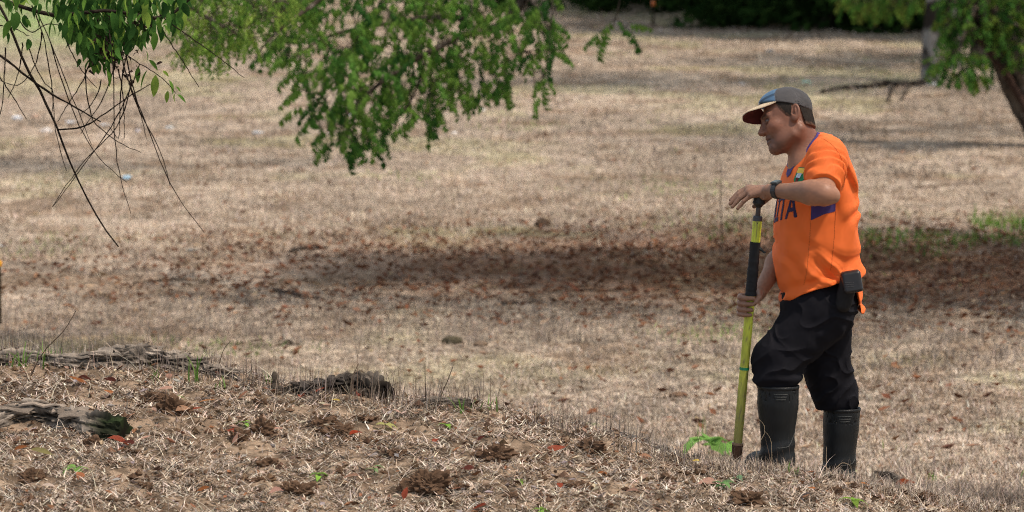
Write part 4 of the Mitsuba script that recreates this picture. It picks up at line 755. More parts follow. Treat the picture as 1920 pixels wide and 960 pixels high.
VAR = make_variants(7, 10, [G_MID, G_LIT, G_LIT, G_DARK, G_MID, G_LIT, (0.12, 0.25, 0.05)])
iso = P(np.array([1122, 1135, 1148, 1160, 1172, 1180]), np.array([62, 58, 40, 38, 52, 44]), 17.0)
for a_, b_ in ((b0 + [-0.1, 0, 3.7], P(1090, -160, 19.0)), (P(1090, -160, 19.0), P(1150, -140, 18.5))): put(key_of('limb', ST), tube(curve([a_, (a_ + b_) / 2 + [0, 0, 0.35 if a_[0] > 5 else 0.0], b_], 14), np.linspace(0.16, 0.075, 14) if a_[0] > 5 else np.linspace(0.05, 0.014, 14), 8), 'bark', True)
hang(ST, [(l1, (0.075, 0.014)), (l2, (0.04, 0.008)), (l3, (0.022, 0.007)), (l4, (0.014, 0.004)), ([P(1150, -140, 18.5), P(1165, -30, 17.2), P(1158, 20, 17.0), P(1150, 50, 17.0)], (0.014, 0.005))], np.vstack([pts, iso]), VAR, r, 1.08)
labels[ST + '__limb'] = {'label': 'dark main limb of the drooping bough'}
# a second tree at the left with finer, brighter foliage
r = rng(131); FT = 'feathery_tree'; b1 = np.array([-5.6, 11.5, float(H(-5.6, 11.5))])
crown_tree(FT, 'bright yellow green feathery foliage between the broad leaves and the big bough', b1, 3.6, 0.16, [((-3.9, 11.8, b1[2] + 4.4), (2.2, 1.6, 0.7))], r, [(0.09, 0.2, 0.035)], clumps=40, per=40, leaf=0.12)
poly2 = [(318, -20), (322, 30), (335, 70), (345, 118), (372, 128), (395, 105), (412, 132), (430, 92), (470, 98), (500, 70), (548, 25), (548, -20)]
px, py = in_poly(poly2, 400, r); pts = P(px, py - 10, 10.2 + 1.6 * r.random(len(px)))
VAR2 = make_variants(17, 8, [(0.22, 0.36, 0.07), (0.15, 0.28, 0.05), (0.28, 0.40, 0.085), (0.10, 0.21, 0.04)], 6, 0.15, 0.042, 0.016, 0.25)
for b_ in (P(250, -120, 11.5), P(660, -90, 12.2)): a_ = b1 + [0.05, 0, 3.0]; put(key_of('limb', FT), tube(curve([a_, (a_ + b_) / 2 + [0, 0, 0.2], b_], 12), np.linspace(0.07, 0.033, 12), 7), 'bark', True)
hang(FT, [([P(250, -120, 11.5), P(330, -5, 11.0), P(395, 36, 10.8), P(440, 60, 10.7)], (0.035, 0.008)), ([P(660, -90, 12.2), P(602, -4, 11.6), P(535, 46, 11.2), P(500, 80, 11.0), P(478, 108, 10.9)], (0.03, 0.006))], pts, VAR2, r, 0.95)
# the near shrub at the upper left: broad leaves and bare hanging twigs
r = rng(151); NS = 'overhanging_shrub'; tag(NS, 'twiggy shrub with broad dark leaves hanging into the upper left corner', 'shrub')
bs = np.array([-3.3, 1.4, float(H(-3.3, 1.4))]); put(NS + '__trunk', trunk_mesh([bs - [0, 0, 0.1], bs + [0.05, 0, 0.6], bs + [0.15, 0, 1.4], bs + [0.5, -0.1, 2.05]], [0.075, 0.06, 0.05, 0.03], r), 'bark', True)
Yn = 1.0
def tw(name, pts, w0, w1, Y=Yn, n=18, jit=1.0):
    dp = np.array(pts, float); c = curve(np.column_stack([dp, np.zeros(len(dp))]), n)[:, :2]; c = c + r.normal(size=c.shape) * 0.5 * jit; yy = Y + 0.12 * np.cumsum(r.normal(size=n)) / math.sqrt(n)
    k = key_of(name, NS); put(k, tube(P(c[:, 0], c[:, 1], yy), np.linspace(w0, w1, n) / 2 / (FPX / (DIST + Y)) * (1 + 0.25 * (r.random(n) - 0.5)), 6), 'twig', True); return k
for b_, w_ in ((P(-90, -60, Yn), 0.011), (P(-60, 70, Yn), 0.010), (P(-80, -50, Yn), 0.013)): a_ = bs + [0.42, -0.08, 1.9]; put(key_of('branch', NS), tube(curve([a_, (a_ + b_) / 2 + [0.02, 0, 0.02], b_], 10), np.linspace(0.02, w_ * 0.6, 10), 6), 'bark', True)
scene['twig'] = {'type': 'twosided', 'bsdf': {'type': 'diffuse', 'reflectance': {'type': 'rgb', 'value': [0.032, 0.026, 0.021]}}}
for p_, a, b in (([(-90, -60), (-40, -40), (0, 12), (30, 78), (50, 128), (75, 170), (105, 235), (130, 300), (165, 375), (200, 435), (223, 463)], 7, 2.4), ([(-60, 70), (0, 104), (50, 143), (100, 178), (140, 200), (188, 229)], 6.5, 2.6), ([(110, 243), (150, 239), (200, 211), (250, 176), (290, 154)], 3.4, 1.8), ([(-80, -50), (20, 5), (110, 28), (200, 20), (300, 35), (360, -5), (420, -60)], 9, 5)): tw('branch', p_, a, b)
TW = [[(60, 10), (85, 85), (97, 160), (104, 240), (125, 320)], [(70, 25), (108, 110), (130, 170), (158, 235), (170, 272)], [(205, 60), (213, 160), (214, 240), (226, 330), (245, 400)], [(232, 80), (250, 165), (285, 260), (320, 345), (352, 395), (383, 437)], [(225, 90), (246, 170), (270, 225), (300, 282), (318, 348)], [(262, 120), (245, 165), (200, 250), (150, 320), (98, 388)], [(168, 118), (150, 160), (128, 195), (108, 228)], [(215, 120), (190, 190), (160, 236), (152, 250)], [(300, 48), (330, 95), (352, 130), (373, 163)], [(300, 28), (345, 62), (400, 100), (458, 146)],
      [(-10, 130), (20, 175), (50, 224)], [(42, 80), (36, 130), (14, 184)], [(95, 80), (130, 190), (150, 238), (190, 300), (238, 343)], [(160, 130), (172, 220), (215, 262), (265, 286)], [(30, 20), (62, 60), (90, 45), (140, 60)], [(0, 48), (30, 55), (54, 68)], [(120, 60), (140, 110), (182, 165)], [(235, 110), (226, 180), (222, 260), (205, 235)], [(78, 60), (70, 110), (30, 160), (0, 150)], [(190, 150), (175, 190), (150, 215)], [(240, 150), (262, 210), (275, 260)], [(55, 90), (80, 150), (100, 175), (95, 215)], [(222, 130), (232, 200), (233, 260)], [(10, 90), (5, 190), (-20, 260)], [(245, 160), (220, 235), (160, 300), (98, 388)]]
for p_ in TW: tw('twig', p_, 2.6, 1.2, Yn + 0.3 * (r.random() - 0.5))
lr = rng(152); LV = []
for k in range(8):
    m = leaf_mesh(1.0, 0.40 + 0.1 * lr.random(), 0.25 + 0.5 * lr.random(), 0.15 + 0.35 * lr.random(), lr, 6); base = [(0.035, 0.095, 0.022), (0.05, 0.13, 0.028), (0.026, 0.07, 0.018), (0.07, 0.165, 0.035)][k % 4]; LV.append(mikit.ply(m, 'leaf', True, color=np.broadcast_to(base, (len(m[0]), 3))))
lit = [mikit.ply(m_, 'leaf', True, color=np.broadcast_to(c, (len(m_[0]), 3))) for m_, c in ((leaf_mesh(1.0, 0.30, 0.3, 0.3, lr, 6), (0.13, 0.27, 0.045)), (leaf_mesh(1.0, 0.33, 0.5, 0.2, lr, 6), (0.22, 0.34, 0.06)), (leaf_mesh(1.0, 0.36, 0.15, 0.4, lr, 6), (0.10, 0.22, 0.04)))]
def one_leaf(b, e, var, Y, roll=None):
    A, B = P(*b, Y), P(*e, Y + 0.04 * (lr.random() - 0.5)); d = B - A; s = np.linalg.norm(d); k = key_of('leaf', NS)
    M4 = orient(A, norm(d + [0, 0.25 * s * (lr.random() - 0.5), 0]), s * 1.06, (lr.random() - 0.5) * 2.2 if roll is None else roll); scene[k] = {**var, 'to_world': T(M4)}; return k
for b, e in (((279, 112), (297, 130)), ((260, 125), (257, 155)), ((277, 130), (260, 164)), ((292, 140), (289, 184)), ((317, 150), (329, 174)), ((315, 170), (310, 194)), ((332, 177), (350, 191)), ((328, 175), (322, 190)), ((330, 162), (340, 170)), ((200, 127), (212, 162)), ((305, 132), (318, 142)), ((274, 95), (281, 112)), ((345, 22), (352, 60)), ((262, 60), (268, 95))): one_leaf(b, e, lit[int(lr.integers(3))], Yn)
for b, e in (((150, 110), (147, 123)), ((125, 38), (125, 83)), ((8, 57), (25, 80)), ((160, 65), (155, 93)), ((212, 32), (235, 43)), ((232, 38), (234, 65)), ((96, 42), (108, 62)), ((52, 72), (58, 98))): one_leaf(b, e, LV[int(lr.integers(8))], Yn)
tw('twig', [(220, 90), (255, 115), (280, 130), (310, 152), (330, 176)], 2.2, 1.2)
px, py = in_poly([(-25, -30), (-20, 40), (40, 48), (80, 30), (130, 75), (165, 120), (205, 128), (222, 100), (250, 78), (290, 70), (318, 52), (345, 30), (400, -30)], 330, lr)
for x, y in zip(px, py):
    if x < 110 and y > 18 and lr.random() < 0.6: continue
    a = math.pi / 2 + lr.normal() * 0.5; L_ = 15 + 25 * lr.random(); one_leaf((x, y - 8), (x + L_ * math.cos(a), y - 8 + L_ * math.sin(a)), LV[int(lr.integers(8))] if lr.random() < 0.58 else lit[int(lr.integers(3))], Yn - 0.35 + 0.8 * lr.random())
px, py = in_poly([(110, -30), (120, 30), (150, 80), (175, 118), (205, 125), (232, 95), (262, 70), (290, 45), (300, -30)], 420, lr); dl = []
for x, y in zip(px, py):                                                         # the dense inner leaves, too many to pick apart
    a = math.pi / 2 + lr.normal() * 0.7; L_ = 14 + 22 * lr.random(); A, B = P(x, y - 8, Yn + 0.15 + 0.5 * lr.random()), None; B = P(x + L_ * math.cos(a), y - 8 + L_ * math.sin(a), A[1] + 0.03); d = B - A; m = leaf_mesh(1.0, 0.42, 0.4, 0.3, lr, 3); M4 = orient(A, norm(d), np.linalg.norm(d), (lr.random() - 0.5) * 2.6)
    dl.append((m[0] @ M4[:3, :3].T + M4[:3, 3], m[1], tint((0.045, 0.11, 0.026), 1, lr, 0.6)[0]))
put(NS + '__inner_leaves', cat(dl), 'leaf', False); labels[NS + '__inner_leaves'] = {'kind': 'stuff'}
dm = []                                                                       # shrivelled dark seed clusters and bits of dead leaf
for x, y in [(lr.normal(195, 14), lr.normal(92, 24)) for _ in range(46)] + [(lr.normal(262, 16), lr.normal(38, 12)) for _ in range(30)] + [(lr.normal(243, 5), lr.normal(145, 9)) for _ in range(10)] + [(lr.normal(225, 30), lr.normal(110, 18)) for _ in range(20)]:
    m = leaf_mesh(0.022 + 0.02 * lr.random(), 0.012, 1.2, 0.6, lr, 3); M4 = orient(P(x, y, Yn + 0.2 * (lr.random() - 0.5)), norm(lr.normal(size=3)), 1.0, lr.random() * 6); dm.append((m[0] @ M4[:3, :3].T + M4[:3, 3], m[1], tint((0.03, 0.02, 0.018), 1, lr, 0.5)[0]))
put(NS + '__withered_clusters', cat(dm), 'paint', False); labels[NS + '__withered_clusters'] = {'kind': 'stuff'}

# ------------------------------------------------------------------ trees further up the field
r = rng(171)
def base_at(px, py): p = g1(px, py); return np.array([p[0], p[1], p[2]])
# trunk of the leaning tree at the right edge
LT = 'leaning_tree'; tag(LT, 'dark trunk leaning in from the right edge behind a leafy bough', 'tree'); yb = 36.5
def Pq(px, py, Y=yb): return P(px, py, Y)
b = Pq(1990, 262); b[2] = H(b[0], b[1]) - 0.1
put(LT + '__trunk', trunk_mesh([b, Pq(1955, 220), Pq(1915, 150), Pq(1872, 75), Pq(1835, 10), Pq(1800, -60), Pq(1770, -160)], [0.42, 0.36, 0.31, 0.27, 0.25, 0.22, 0.18], r), 'bark', True)
put(LT + '__reddish_vine', tube(curve([Pq(1932, 222, yb - 0.36), Pq(1893, 150, yb - 0.30), Pq(1862, 105, yb - 0.26), Pq(1830, 60, yb - 0.24), Pq(1800, 15, yb - 0.22), Pq(1778, -40, yb - 0.2)], 20), np.linspace(0.06, 0.04, 20), 7, wob=0.4, r=r), 'paint', True, np.broadcast_to([0.05, 0.032, 0.026], (20 * 7 + 2, 3)))
put(LT + '__crown', crown_mesh(Pq(1860, 0) + [0.5, 1.0, 4.2], (4.2, 3.0, 1.3), 90, 44, 0.15, r, CANOPY), 'leaf', False)
px, py = in_poly([(1768, -25), (1762, 40), (1768, 80), (1800, 92), (1830, 70), (1860, 60), (1880, 100), (1905, 130), (1945, 140), (1945, -25)], 330, r); p1 = P(px, py - 8, yb - 0.9 + 1.3 * r.random(len(px)))
px, py = in_poly([(1745, 125), (1752, 108), (1785, 95), (1815, 95), (1850, 112), (1862, 130), (1845, 148), (1800, 158), (1775, 150)], 70, r); p2 = P(px, py - 8, yb - 1.3 + 0.7 * r.random(len(px)))
VAR3 = make_variants(27, 8, [G_MID, (0.10, 0.18, 0.035), G_DARK, (0.15, 0.23, 0.04), G_MID, (0.12, 0.22, 0.045)], 4, 0.22, 0.105, 0.052)
hang(LT, [([Pq(1835, 10), Pq(1815, 40, yb - 0.6), Pq(1800, 90, yb - 0.9), Pq(1790, 125, yb - 1.0)], (0.06, 0.015)), ([Pq(1872, 75), Pq(1890, 40, yb - 0.5), Pq(1925, 60, yb - 0.6)], (0.06, 0.015)), ([Pq(1835, 10), Pq(1790, 5, yb - 0.4), Pq(1770, 40, yb - 0.5)], (0.05, 0.015))], np.vstack([p1, p2]), VAR3, r, 0.95, twig_r=0.012)
# pale trunk and the one behind it
b = base_at(1744, 152); PTK = crown_tree('pale_trunk_tree', 'straight slim tree with pale grey trunk standing beside a fallen branch', b, 6.0, 0.125, [((b[0] - 0.2, b[1] - 2.2, b[2] + 6.2), (6.8, 3.4, 1.4))], r, CANOPY, 'pale_bark', lean=(0.1, 0), leaf=0.2, clumps=150, per=48)
px, py = in_poly([(1560, -20), (1565, 12), (1600, 22), (1640, 30), (1680, 28), (1705, 30), (1735, 12), (1735, -20)], 120, r); pts = P(px, py - 6, b[1] + 2 + 3.0 * r.random(len(px)))
VAR4 = make_variants(37, 6, [G_MID, (0.13, 0.21, 0.04), G_LIT, (0.17, 0.22, 0.05)], 4, 0.30, 0.13, 0.055)
hang(PTK, [([b + [0, 0, 4.5], P(1715, -40, b[1] + 2.5), P(1670, -12, b[1] + 3.2), P(1610, -8, b[1] + 3.6), P(1570, -4, b[1] + 3.8)], (0.06, 0.015))], pts, VAR4, r, 0.95, twig_r=0.014)
b = base_at(1788, 128); crown_tree('slender_tree', 'thin grey trunk half hidden behind the low leafy bough at right', b, 6.0, 0.10, [((b[0] + 1.5, b[1] + 0.5, b[2] + 6.4), (4.5, 3.0, 1.4))], r, CANOPY, 'pale_bark', leaf=0.2)
b = base_at(1838, 120); crown_tree('dark_trunk_tree', 'dark trunk in deep shade between the low bough and the leaning trunk', b, 6.0, 0.17, [((b[0] + 2.5, b[1] + 1.0, b[2] + 6.4), (4.5, 3.0, 1.4))], r, CANOPY, 'bark', leaf=0.2)
# a tree off to the left whose light shade crosses the field
b = np.array([-11.0, 33.0, float(H(-11.0, 33.0))]); crown_tree('shade_tree', 'light crowned tree beyond the left edge of the frame', b, 4.6, 0.22, [((-4.4, 31.2, b[2] + 5.8), (5.8, 1.7, 0.8))], r, CANOPY, leaf=0.17, clumps=70, per=40)
# the wood along the top of the field
edge = np.array([[1130, 0], [1190, 6], [1245, 14], [1310, 30], [1345, 33], [1378, 37], [1425, 44], [1470, 49], [1520, 54], [1535, 56], [1590, 62], [1640, 65], [1700, 68], [1760, 62], [1830, 64], [1900, 66], [1990, 70], [2060, 72]], float)
for k, (ex, ey) in enumerate(edge):
    b = base_at(ex, ey); b = b + np.array([r.normal() * 0.4, 0.8 + 1.6 * r.random(), 0]); b[2] = H(b[0], b[1])
    crown_tree('woodland_tree', 'dark shaded tree trunk in the wood along the top edge of the field', b, 5.0 + r.random(), 0.13 + 0.12 * r.random(), [((b[0] + r.normal() * 0.6, b[1] - 2.4, b[2] + 4.6 + 0.8 * r.random()), (3.4, 3.2, 1.7)), ((b[0] + r.normal(), b[1] + 5.5, b[2] + 4.4), (3.6, 3.4, 2.2))], r, CANOPY, 'bark', leaf=0.34, clumps=60, per=30, group='shaded trees along the top edge of the field', limbs=False)
ug = []
for k, (ex, ey) in enumerate(edge[edge[:, 0] > 1235]):
    b = base_at(ex, ey)
    for _ in range(5):
        p = b + np.array([r.normal() * 2.0, (4.0 if ex < 1480 else 1.2) + 5 * r.random(), 0]); p[2] = H(p[0], p[1]) + 0.6; ug.append(crown_mesh(p, (1.7, 1.2, 1.1), 16, 26, 0.30, r, [(0.03, 0.07, 0.018), (0.05, 0.10, 0.025), (0.018, 0.045, 0.012)]))
put('woodland_undergrowth', cat(ug), 'leaf', False); tag('woodland_undergrowth', 'dark green bushes filling the wood behind the trunks', 'undergrowth', kind='stuff')
# ------------------------------------------------------------------ things lying on the ground
r = rng(201)
SC = lambda p: FPX / (DIST + p[1])                                                # pixels to a metre there
def log(name, label, pix, rad, seed, hollow_end=False, mossy=False, dark=1.0, sink=0.35, n=130, sides=44, yshift=0.0, rough=1.0):
    rr = rng(seed); pix = np.array(pix, float); c = G(pix[:, 0], pix[:, 1]); c[:, 1] += yshift; c[:, 2] = H(c[:, 0], c[:, 1]); c = c[np.argsort(c[:, 0])]; R = np.interp(np.linspace(0, 1, n), np.linspace(0, 1, len(rad)), rad) / SC(c[0])
    cc = curve(c, n); cc[:, 2] += R * sink; v, f = tube(cc, R, sides, True); cen = np.vstack([np.repeat(cc, sides, 0), cc[:1], cc[-1:]]); rel = v - cen; L = np.linalg.norm(rel, axis=1)[:, None]
    ang = np.tile(np.arange(sides) * 2 * np.pi / sides, n); s = np.repeat(np.arange(n), sides) * np.linalg.norm(cc[-1] - cc[0]) / n; Rm = np.repeat(R, sides)
    w = meshkit.fbm(np.stack([np.cos(ang) * 2.2, np.sin(ang) * 2.2, s * 5 + seed], 1), 4, seed); rid = np.abs(meshkit.noise(np.stack([np.cos(ang) * 5, np.sin(ang) * 5, s * 7], 1), seed + 3) - 0.5) * 2
    fl = meshkit.fbm(np.stack([np.cos(ang) * 4, np.sin(ang) * 4, s * 40], 1), 4, seed + 5); d = 1 + 1.0 * (w - 0.5) + 0.42 * (rid - 0.5) + 0.7 * rough * (fl - 0.5); v[:-2] = cen[:-2] + rel[:-2] * d[:, None]
    base = np.array([0.30, 0.26, 0.215]) * dark; col = base * (0.22 + 1.5 * np.clip(w + 0.45 * (rid - 0.5) + 0.9 * (fl - 0.5), 0, 1) ** 1.6)[:, None]
    col = col * (1 - 0.8 * np.exp(-(rid / 0.13) ** 2))[:, None] * (0.75 + 0.5 * meshkit.noise(np.stack([ang * 9, ang * 0, s * 9], 1), seed + 8))[:, None]
    if mossy: t = sstep(0.72, 0.92, np.repeat(np.linspace(0, 1, n), sides))[:, None]; col = col * (1 - t) + t * (np.array([0.022, 0.026, 0.016]) + np.array([0.010, 0.020, 0.005]) * (w[:, None] > 0.58))
    col = np.vstack([col, col[:1], [[0.015, 0.012, 0.010]]])
    k = key_of(name); tag(k, label, 'log' if name != 'bark_piece' else 'bark'); put(k + '__wood', (v, f), 'paint', 40 if False else False, col)
    if hollow_end:                                                                 # a recessed dark hollow in the near end
        e = cc[-1]; t = norm(cc[-1] - cc[-4]); prof = [(0, R[-1] * 0.98), (0.12, R[-1] * 1.10), (0.14, R[-1] * 0.74), (-0.25, R[-1] * 0.70), (-1.0, R[-1] * 0.55), (-1.05, 0.0)]
        hv_, hf_ = lathe(prof, e, e + t * R[-1], 26); hv_ = hv_ + (meshkit.fbm(hv_ * 45, 3, 2)[:, None] - 0.5) * 0.016; put(k + '__hollow_end', (hv_, hf_), 'paint', False, np.where((np.arange(len(hv_)) < 26 * 2)[:, None], [0.05, 0.043, 0.036], [0.012, 0.010, 0.009])); labels[k + '__hollow_end'] = {'label': 'black charred hollow end'}
    return k, cc, R
def slabs(key, cc, R, n_, lo, hi, base, L0=0.06, L1=0.12, upright=0.5):
    for k in range(n_):
        i = int(r.integers(lo, hi)); p = cc[i] + np.array([0, -R[i] * (0.9 * r.random() - 0.2), R[i] * (0.62 + 0.4 * r.random())]); L_ = L0 + L1 * r.random(); mm = trimesh.creation.box((L_, 0.022 + 0.03 * r.random(), 0.006)).subdivide().subdivide(); vv = np.array(mm.vertices); vv[:, 2] += 0.03 * (meshkit.noise(vv * 30, k) - 0.5); vv[:, 0] *= 1 + 0.6 * (meshkit.noise(vv * 60, k + 9) - 0.5)
        R_ = frame(norm(np.array([0.5 * (r.random() - 0.5), 1, 2 * upright * (r.random() - 0.3)]))); put(key_of('bark_slab', key), (vv @ R_.T + p, mm.faces), 'paint', False, np.clip(np.array(base) * (0.35 + 1.1 * meshkit.fbm(vv * 60, 3, k)[:, None]) * (0.6 + 0.8 * r.random()), 0, 1))
LG1, c1_, R1 = log('rotten_log', 'long grey splintered rotten log along the crest at the far left', [(-60, 690), (60, 686), (150, 694), (215, 692), (280, 690), (350, 694), (430, 708), (455, 716)], [14, 17, 15, 23, 33, 24, 14, 5], 301)
slabs(LG1, c1_, R1, 30, 40, 118, (0.30, 0.26, 0.215))
LG2 = log('rotten_log', 'short log with black mossy broken end at the lower left', [(-10, 800), (60, 792), (120, 796), (175, 808), (232, 815)], [14, 27, 22, 26, 30], 302, mossy=True); slabs(*LG2, 14, 15, 95, (0.28, 0.235, 0.19))
LG3 = log('rotten_log', 'rough dark log with a hollow charred end in the middle of the crest', [(512, 742), (560, 738), (610, 742), (665, 742), (712, 748)], [8, 16, 21, 32, 32], 303, hollow_end=True, dark=0.30, rough=1.3); slabs(*LG3, 46, 25, 126, (0.065, 0.057, 0.050), 0.02, 0.045, 1.0)
log('rotten_log', 'small weathered log lying right of the hollow one', [(780, 762), (815, 762), (850, 764), (898, 766)], [7, 12, 13, 9], 304, dark=0.7)
log('bark_piece', 'dark piece of bark near the lower right behind the rust red leaf', [(1640, 898), (1662, 900), (1685, 908), (1706, 916)], [8, 13, 12, 5], 305, dark=0.4)
ST_ = g1(516, 740); put(key_of('splintered_stump'), tube(curve([ST_ - [0, 0, 0.03], ST_ + [0.003, 0, 0.04], ST_ + [-0.004, 0, 0.095]], 9), [0.02, 0.02, 0.019, 0.018, 0.02, 0.017, 0.014, 0.012, 0.004], 8, wob=0.5, r=r), 'paint', False, np.broadcast_to([0.085, 0.07, 0.055], (9 * 8 + 2, 3))); tag('splintered_stump', 'small upright splintered stump left of the hollow log', 'stump')
def lump(seed, size, flat=0.6, rough=0.4, sub=3, freq=2.3):
    e = trimesh.creation.icosphere(sub); v = np.array(e.vertices); n = meshkit.fbm(v * freq + seed * 7.3, 4, seed); v = v * (1 + rough * 2 * (n - 0.5))[:, None]; v[:, 2] *= flat; v[:, 2] = np.maximum(v[:, 2], -0.25); return v * size / 2, e.faces, n
def lay(name, px, py, mesh, col, label, cat_, group=None, sink=0.0, bs='paint', smooth=False):
    p = g1(px, py); v = mesh[0] + p + [0, 0, -mesh[0][:, 2].min() * (1 - sink) - 0.004]; k = key_of(name); put(k, (v, mesh[1]), bs, smooth, col); tag(k, label, cat_, group); return k
CL = [(487, 762, 46), (490, 813, 50), (630, 818, 42), (745, 858, 44), (500, 878, 46), (925, 862, 52), (985, 795, 40), (800, 920, 62), (720, 888, 30), (270, 918, 42), (1110, 842, 44), (1140, 862, 36), (1400, 952, 56), (322, 775, 56), (285, 752, 44), (450, 825, 40), (555, 932, 44), (245, 852, 48), (175, 840, 40), (455, 905, 26), (485, 912, 24), (1010, 803, 34), (690, 795, 36), (610, 800, 40), (1655, 915, 38), (1740, 938, 40), (860, 918, 36), (1250, 905, 34), (1560, 930, 30), (1085, 915, 34), (60, 905, 40), (960, 935, 30)]
OVER = []
CLN = {(800, 920): 'largest dark clod of soil near the bottom edge in the middle', (1400, 952): 'dark clod at the bottom edge below the forward boot', (60, 905): 'dark clod near the lower left corner', (1740, 938): 'dark clod at the lower right beyond the rust red leaf', (925, 862): 'broad dark clod in the middle of the bank below the small log', (322, 775): 'broad dark clod below the right half of the long log'}
for k, (x, y, s) in enumerate(CL):
    p = g1(x, y); s = s * ((0.5 + 0.65 * r.random()) if (x, y) not in CLN else 1.0); m = lump(400 + k, s / SC(p), 0.62 + 0.3 * r.random(), 0.8, 4, 1.1 + 0.7 * r.random()); w = m[0]; e_ = meshkit.fbm(w * 75, 3, 400 + k)[:, None]; m = (w * (1 + 1.0 * (e_ - 0.5)) * np.array([1 + 0.25 * r.random(), 0.85, 1]), m[1], 0.4 * m[2] + 0.6 * e_[:, 0])
    top = w[(w[:, 2] > 0.25 * w[:, 2].max())]; top = top[r.integers(len(top), size=9)] + p + [0, 0, -w[:, 2].min() * 0.6 + 0.001]; OVER.append(blades(top, 0.02 + 0.05 * r.random(9), 0.002 + 0.002 * r.random(9), 1.2 + 0.5 * r.random(9), r, pick([STRAW, PALE, BROWN], [3, 2, 2], 9, r), 0.8))
    lay('soil_clod', x, y, m, np.clip(np.array([0.110, 0.070, 0.045]) * (0.3 + 1.4 * m[2][:, None]), 0, 1), CLN.get((x, y), 'dark brown clod of dug soil among the straw on the near bank'), 'clod', None if (x, y) in CLN else 'clods of dug soil on the near bank', 0.3)
put('straw_on_clods', cat(OVER), 'paint', False); tag('straw_on_clods', 'loose straw lying over the dug clods', 'dry grass', kind='stuff')
cr_ = []                                                                            # crumbs of the same soil
n = 3800; x = (r.random(n) * 2 - 1) * 2.7; y = -2.7 + r.random(n) * 4.0; keep = fb(x, y, 3.5, 3, 61) > 0.47; x, y = x[keep], y[keep]; z = H(x, y); o8 = np.array([[1, 0, 0], [-1, 0, 0], [0, 1, 0], [0, -1, 0], [0, 0, 1], [0, 0, -1]], float); f8 = np.array([[0, 2, 4], [2, 1, 4], [1, 3, 4], [3, 0, 4], [2, 0, 5], [1, 2, 5], [3, 1, 5], [0, 3, 5]])
s = 0.004 + 0.016 * r.random(len(x)) ** 2.5; V = (o8[None] * (0.6 + 0.8 * r.random((len(x), 6, 1))) + 0.3 * (r.random((len(x), 6, 3)) - 0.5)) * s[:, None, None] + np.stack([x, y, z + s * 0.3], 1)[:, None]; F = (np.arange(len(x)) * 6)[:, None, None] + f8[None]
put('soil_crumbs', (V.reshape(-1, 3), F.reshape(-1, 3)), 'paint', False, np.repeat(tint((0.11, 0.07, 0.045), len(x), r, 0.5), 6, 0)); tag('soil_crumbs', 'crumbs of dark soil scattered over the bank', 'soil', kind='stuff')
def fallen(px, py, size, col, label=None, group='fallen leaves on the near bank'):
    p = g1(px, py); m = leaf_mesh(size / SC(p), size / SC(p) * (0.42 + 0.16 * r.random()), 0.5 * (r.random() - 0.3), 0.25 + 0.5 * r.random(), r, 5); d = np.array([r.normal(), r.normal() * 0.6, 0.15 * r.normal() + 0.1]); M4 = orient(p + [0, 0, 0.012 + 0.012 * r.random()], norm(d), 1.0, (r.random() - 0.5) * 1.4); v = m[0] @ M4[:3, :3].T; v = v - v.mean(0) + M4[:3, 3] + [0, 0, 0.008]
    k = key_of('fallen_leaf'); put(k, (v, m[1]), 'leaf', True, np.clip(np.array(col) * (0.75 + 0.5 * meshkit.fbm(v * 70, 2, 3)[:, None]), 0, 1)); tag(k, label or 'curled red brown fallen leaf among the straw on the near bank', 'leaf', None if label else group)
ORB, RDB, PNK, DRK, YEL = (0.42, 0.17, 0.07), (0.30, 0.075, 0.045), (0.55, 0.34, 0.26), (0.13, 0.045, 0.035), (0.62, 0.48, 0.12)
for a in [(146, 728, 40, ORB, 'broad orange brown leaf below the long rotten log'), (388, 764, 36, (0.5, 0.24, 0.10), 'cupped orange leaf standing below the right end of the long log'), (222, 840, 46, RDB, 'folded dark red leaf right below the mossy log end'), (1325, 912, 42, PNK, 'pale pink leaf lying left below the forward boot'), (1622, 910, 20, (0.62, 0.22, 0.04), 'small bright orange leaf right of the rear boot'), (1695, 916, 44, (0.30, 0.07, 0.025), 'long rust red leaf on the dark bark at lower right'), (1305, 876, 15, YEL, 'small yellow leaf left of the pole tip'), (79, 855, 50, (0.36, 0.33, 0.14), 'long greenish yellow leaf at the lower left'), (630, 762, 18, YEL, 'small yellow leaf below the hollow log'), (668, 832, 32, (0.34, 0.06, 0.03), 'dark red oval leaf below the middle of the hollow log')]: fallen(*a)
for a in [(158, 718, 30, DRK), (202, 745, 38, ORB), (311, 744, 30, PNK), (317, 717, 24, PNK), (344, 782, 34, (0.45, 0.27, 0.17)), (368, 778, 26, RDB), (440, 820, 44, RDB), (443, 833, 34, PNK), (240, 842, 38, DRK), (273, 832, 26, PNK), (91, 922, 30, (0.6, 0.5, 0.42)), (40, 841, 30, ORB), (455, 752, 26, (0.38, 0.2, 0.13)), (206, 720, 26, DRK), (816, 834, 26, RDB), (898, 832, 30, DRK), (522, 815, 24, PNK), (519, 941, 36, (0.42, 0.25, 0.2)), (898, 953, 34, RDB), (877, 896, 26, DRK), (657, 905, 34, (0.45, 0.28, 0.2)), (671, 753, 24, RDB), (565, 750, 26, RDB), (600, 747, 22, RDB), (1040, 848, 44, (0.36, 0.1, 0.06)), (1050, 928, 22, RDB), (1210, 862, 30, (0.42, 0.24, 0.15)), (1475, 880, 24, DRK), (1130, 900, 24, ORB), (760, 940, 26, RDB), (380, 930, 30, ORB), (150, 900, 34, (0.4, 0.16, 0.08)), (1185, 935, 26, PNK), (1520, 945, 24, ORB), (700, 868, 20, (0.42, 0.38, 0.36))]: fallen(*a)
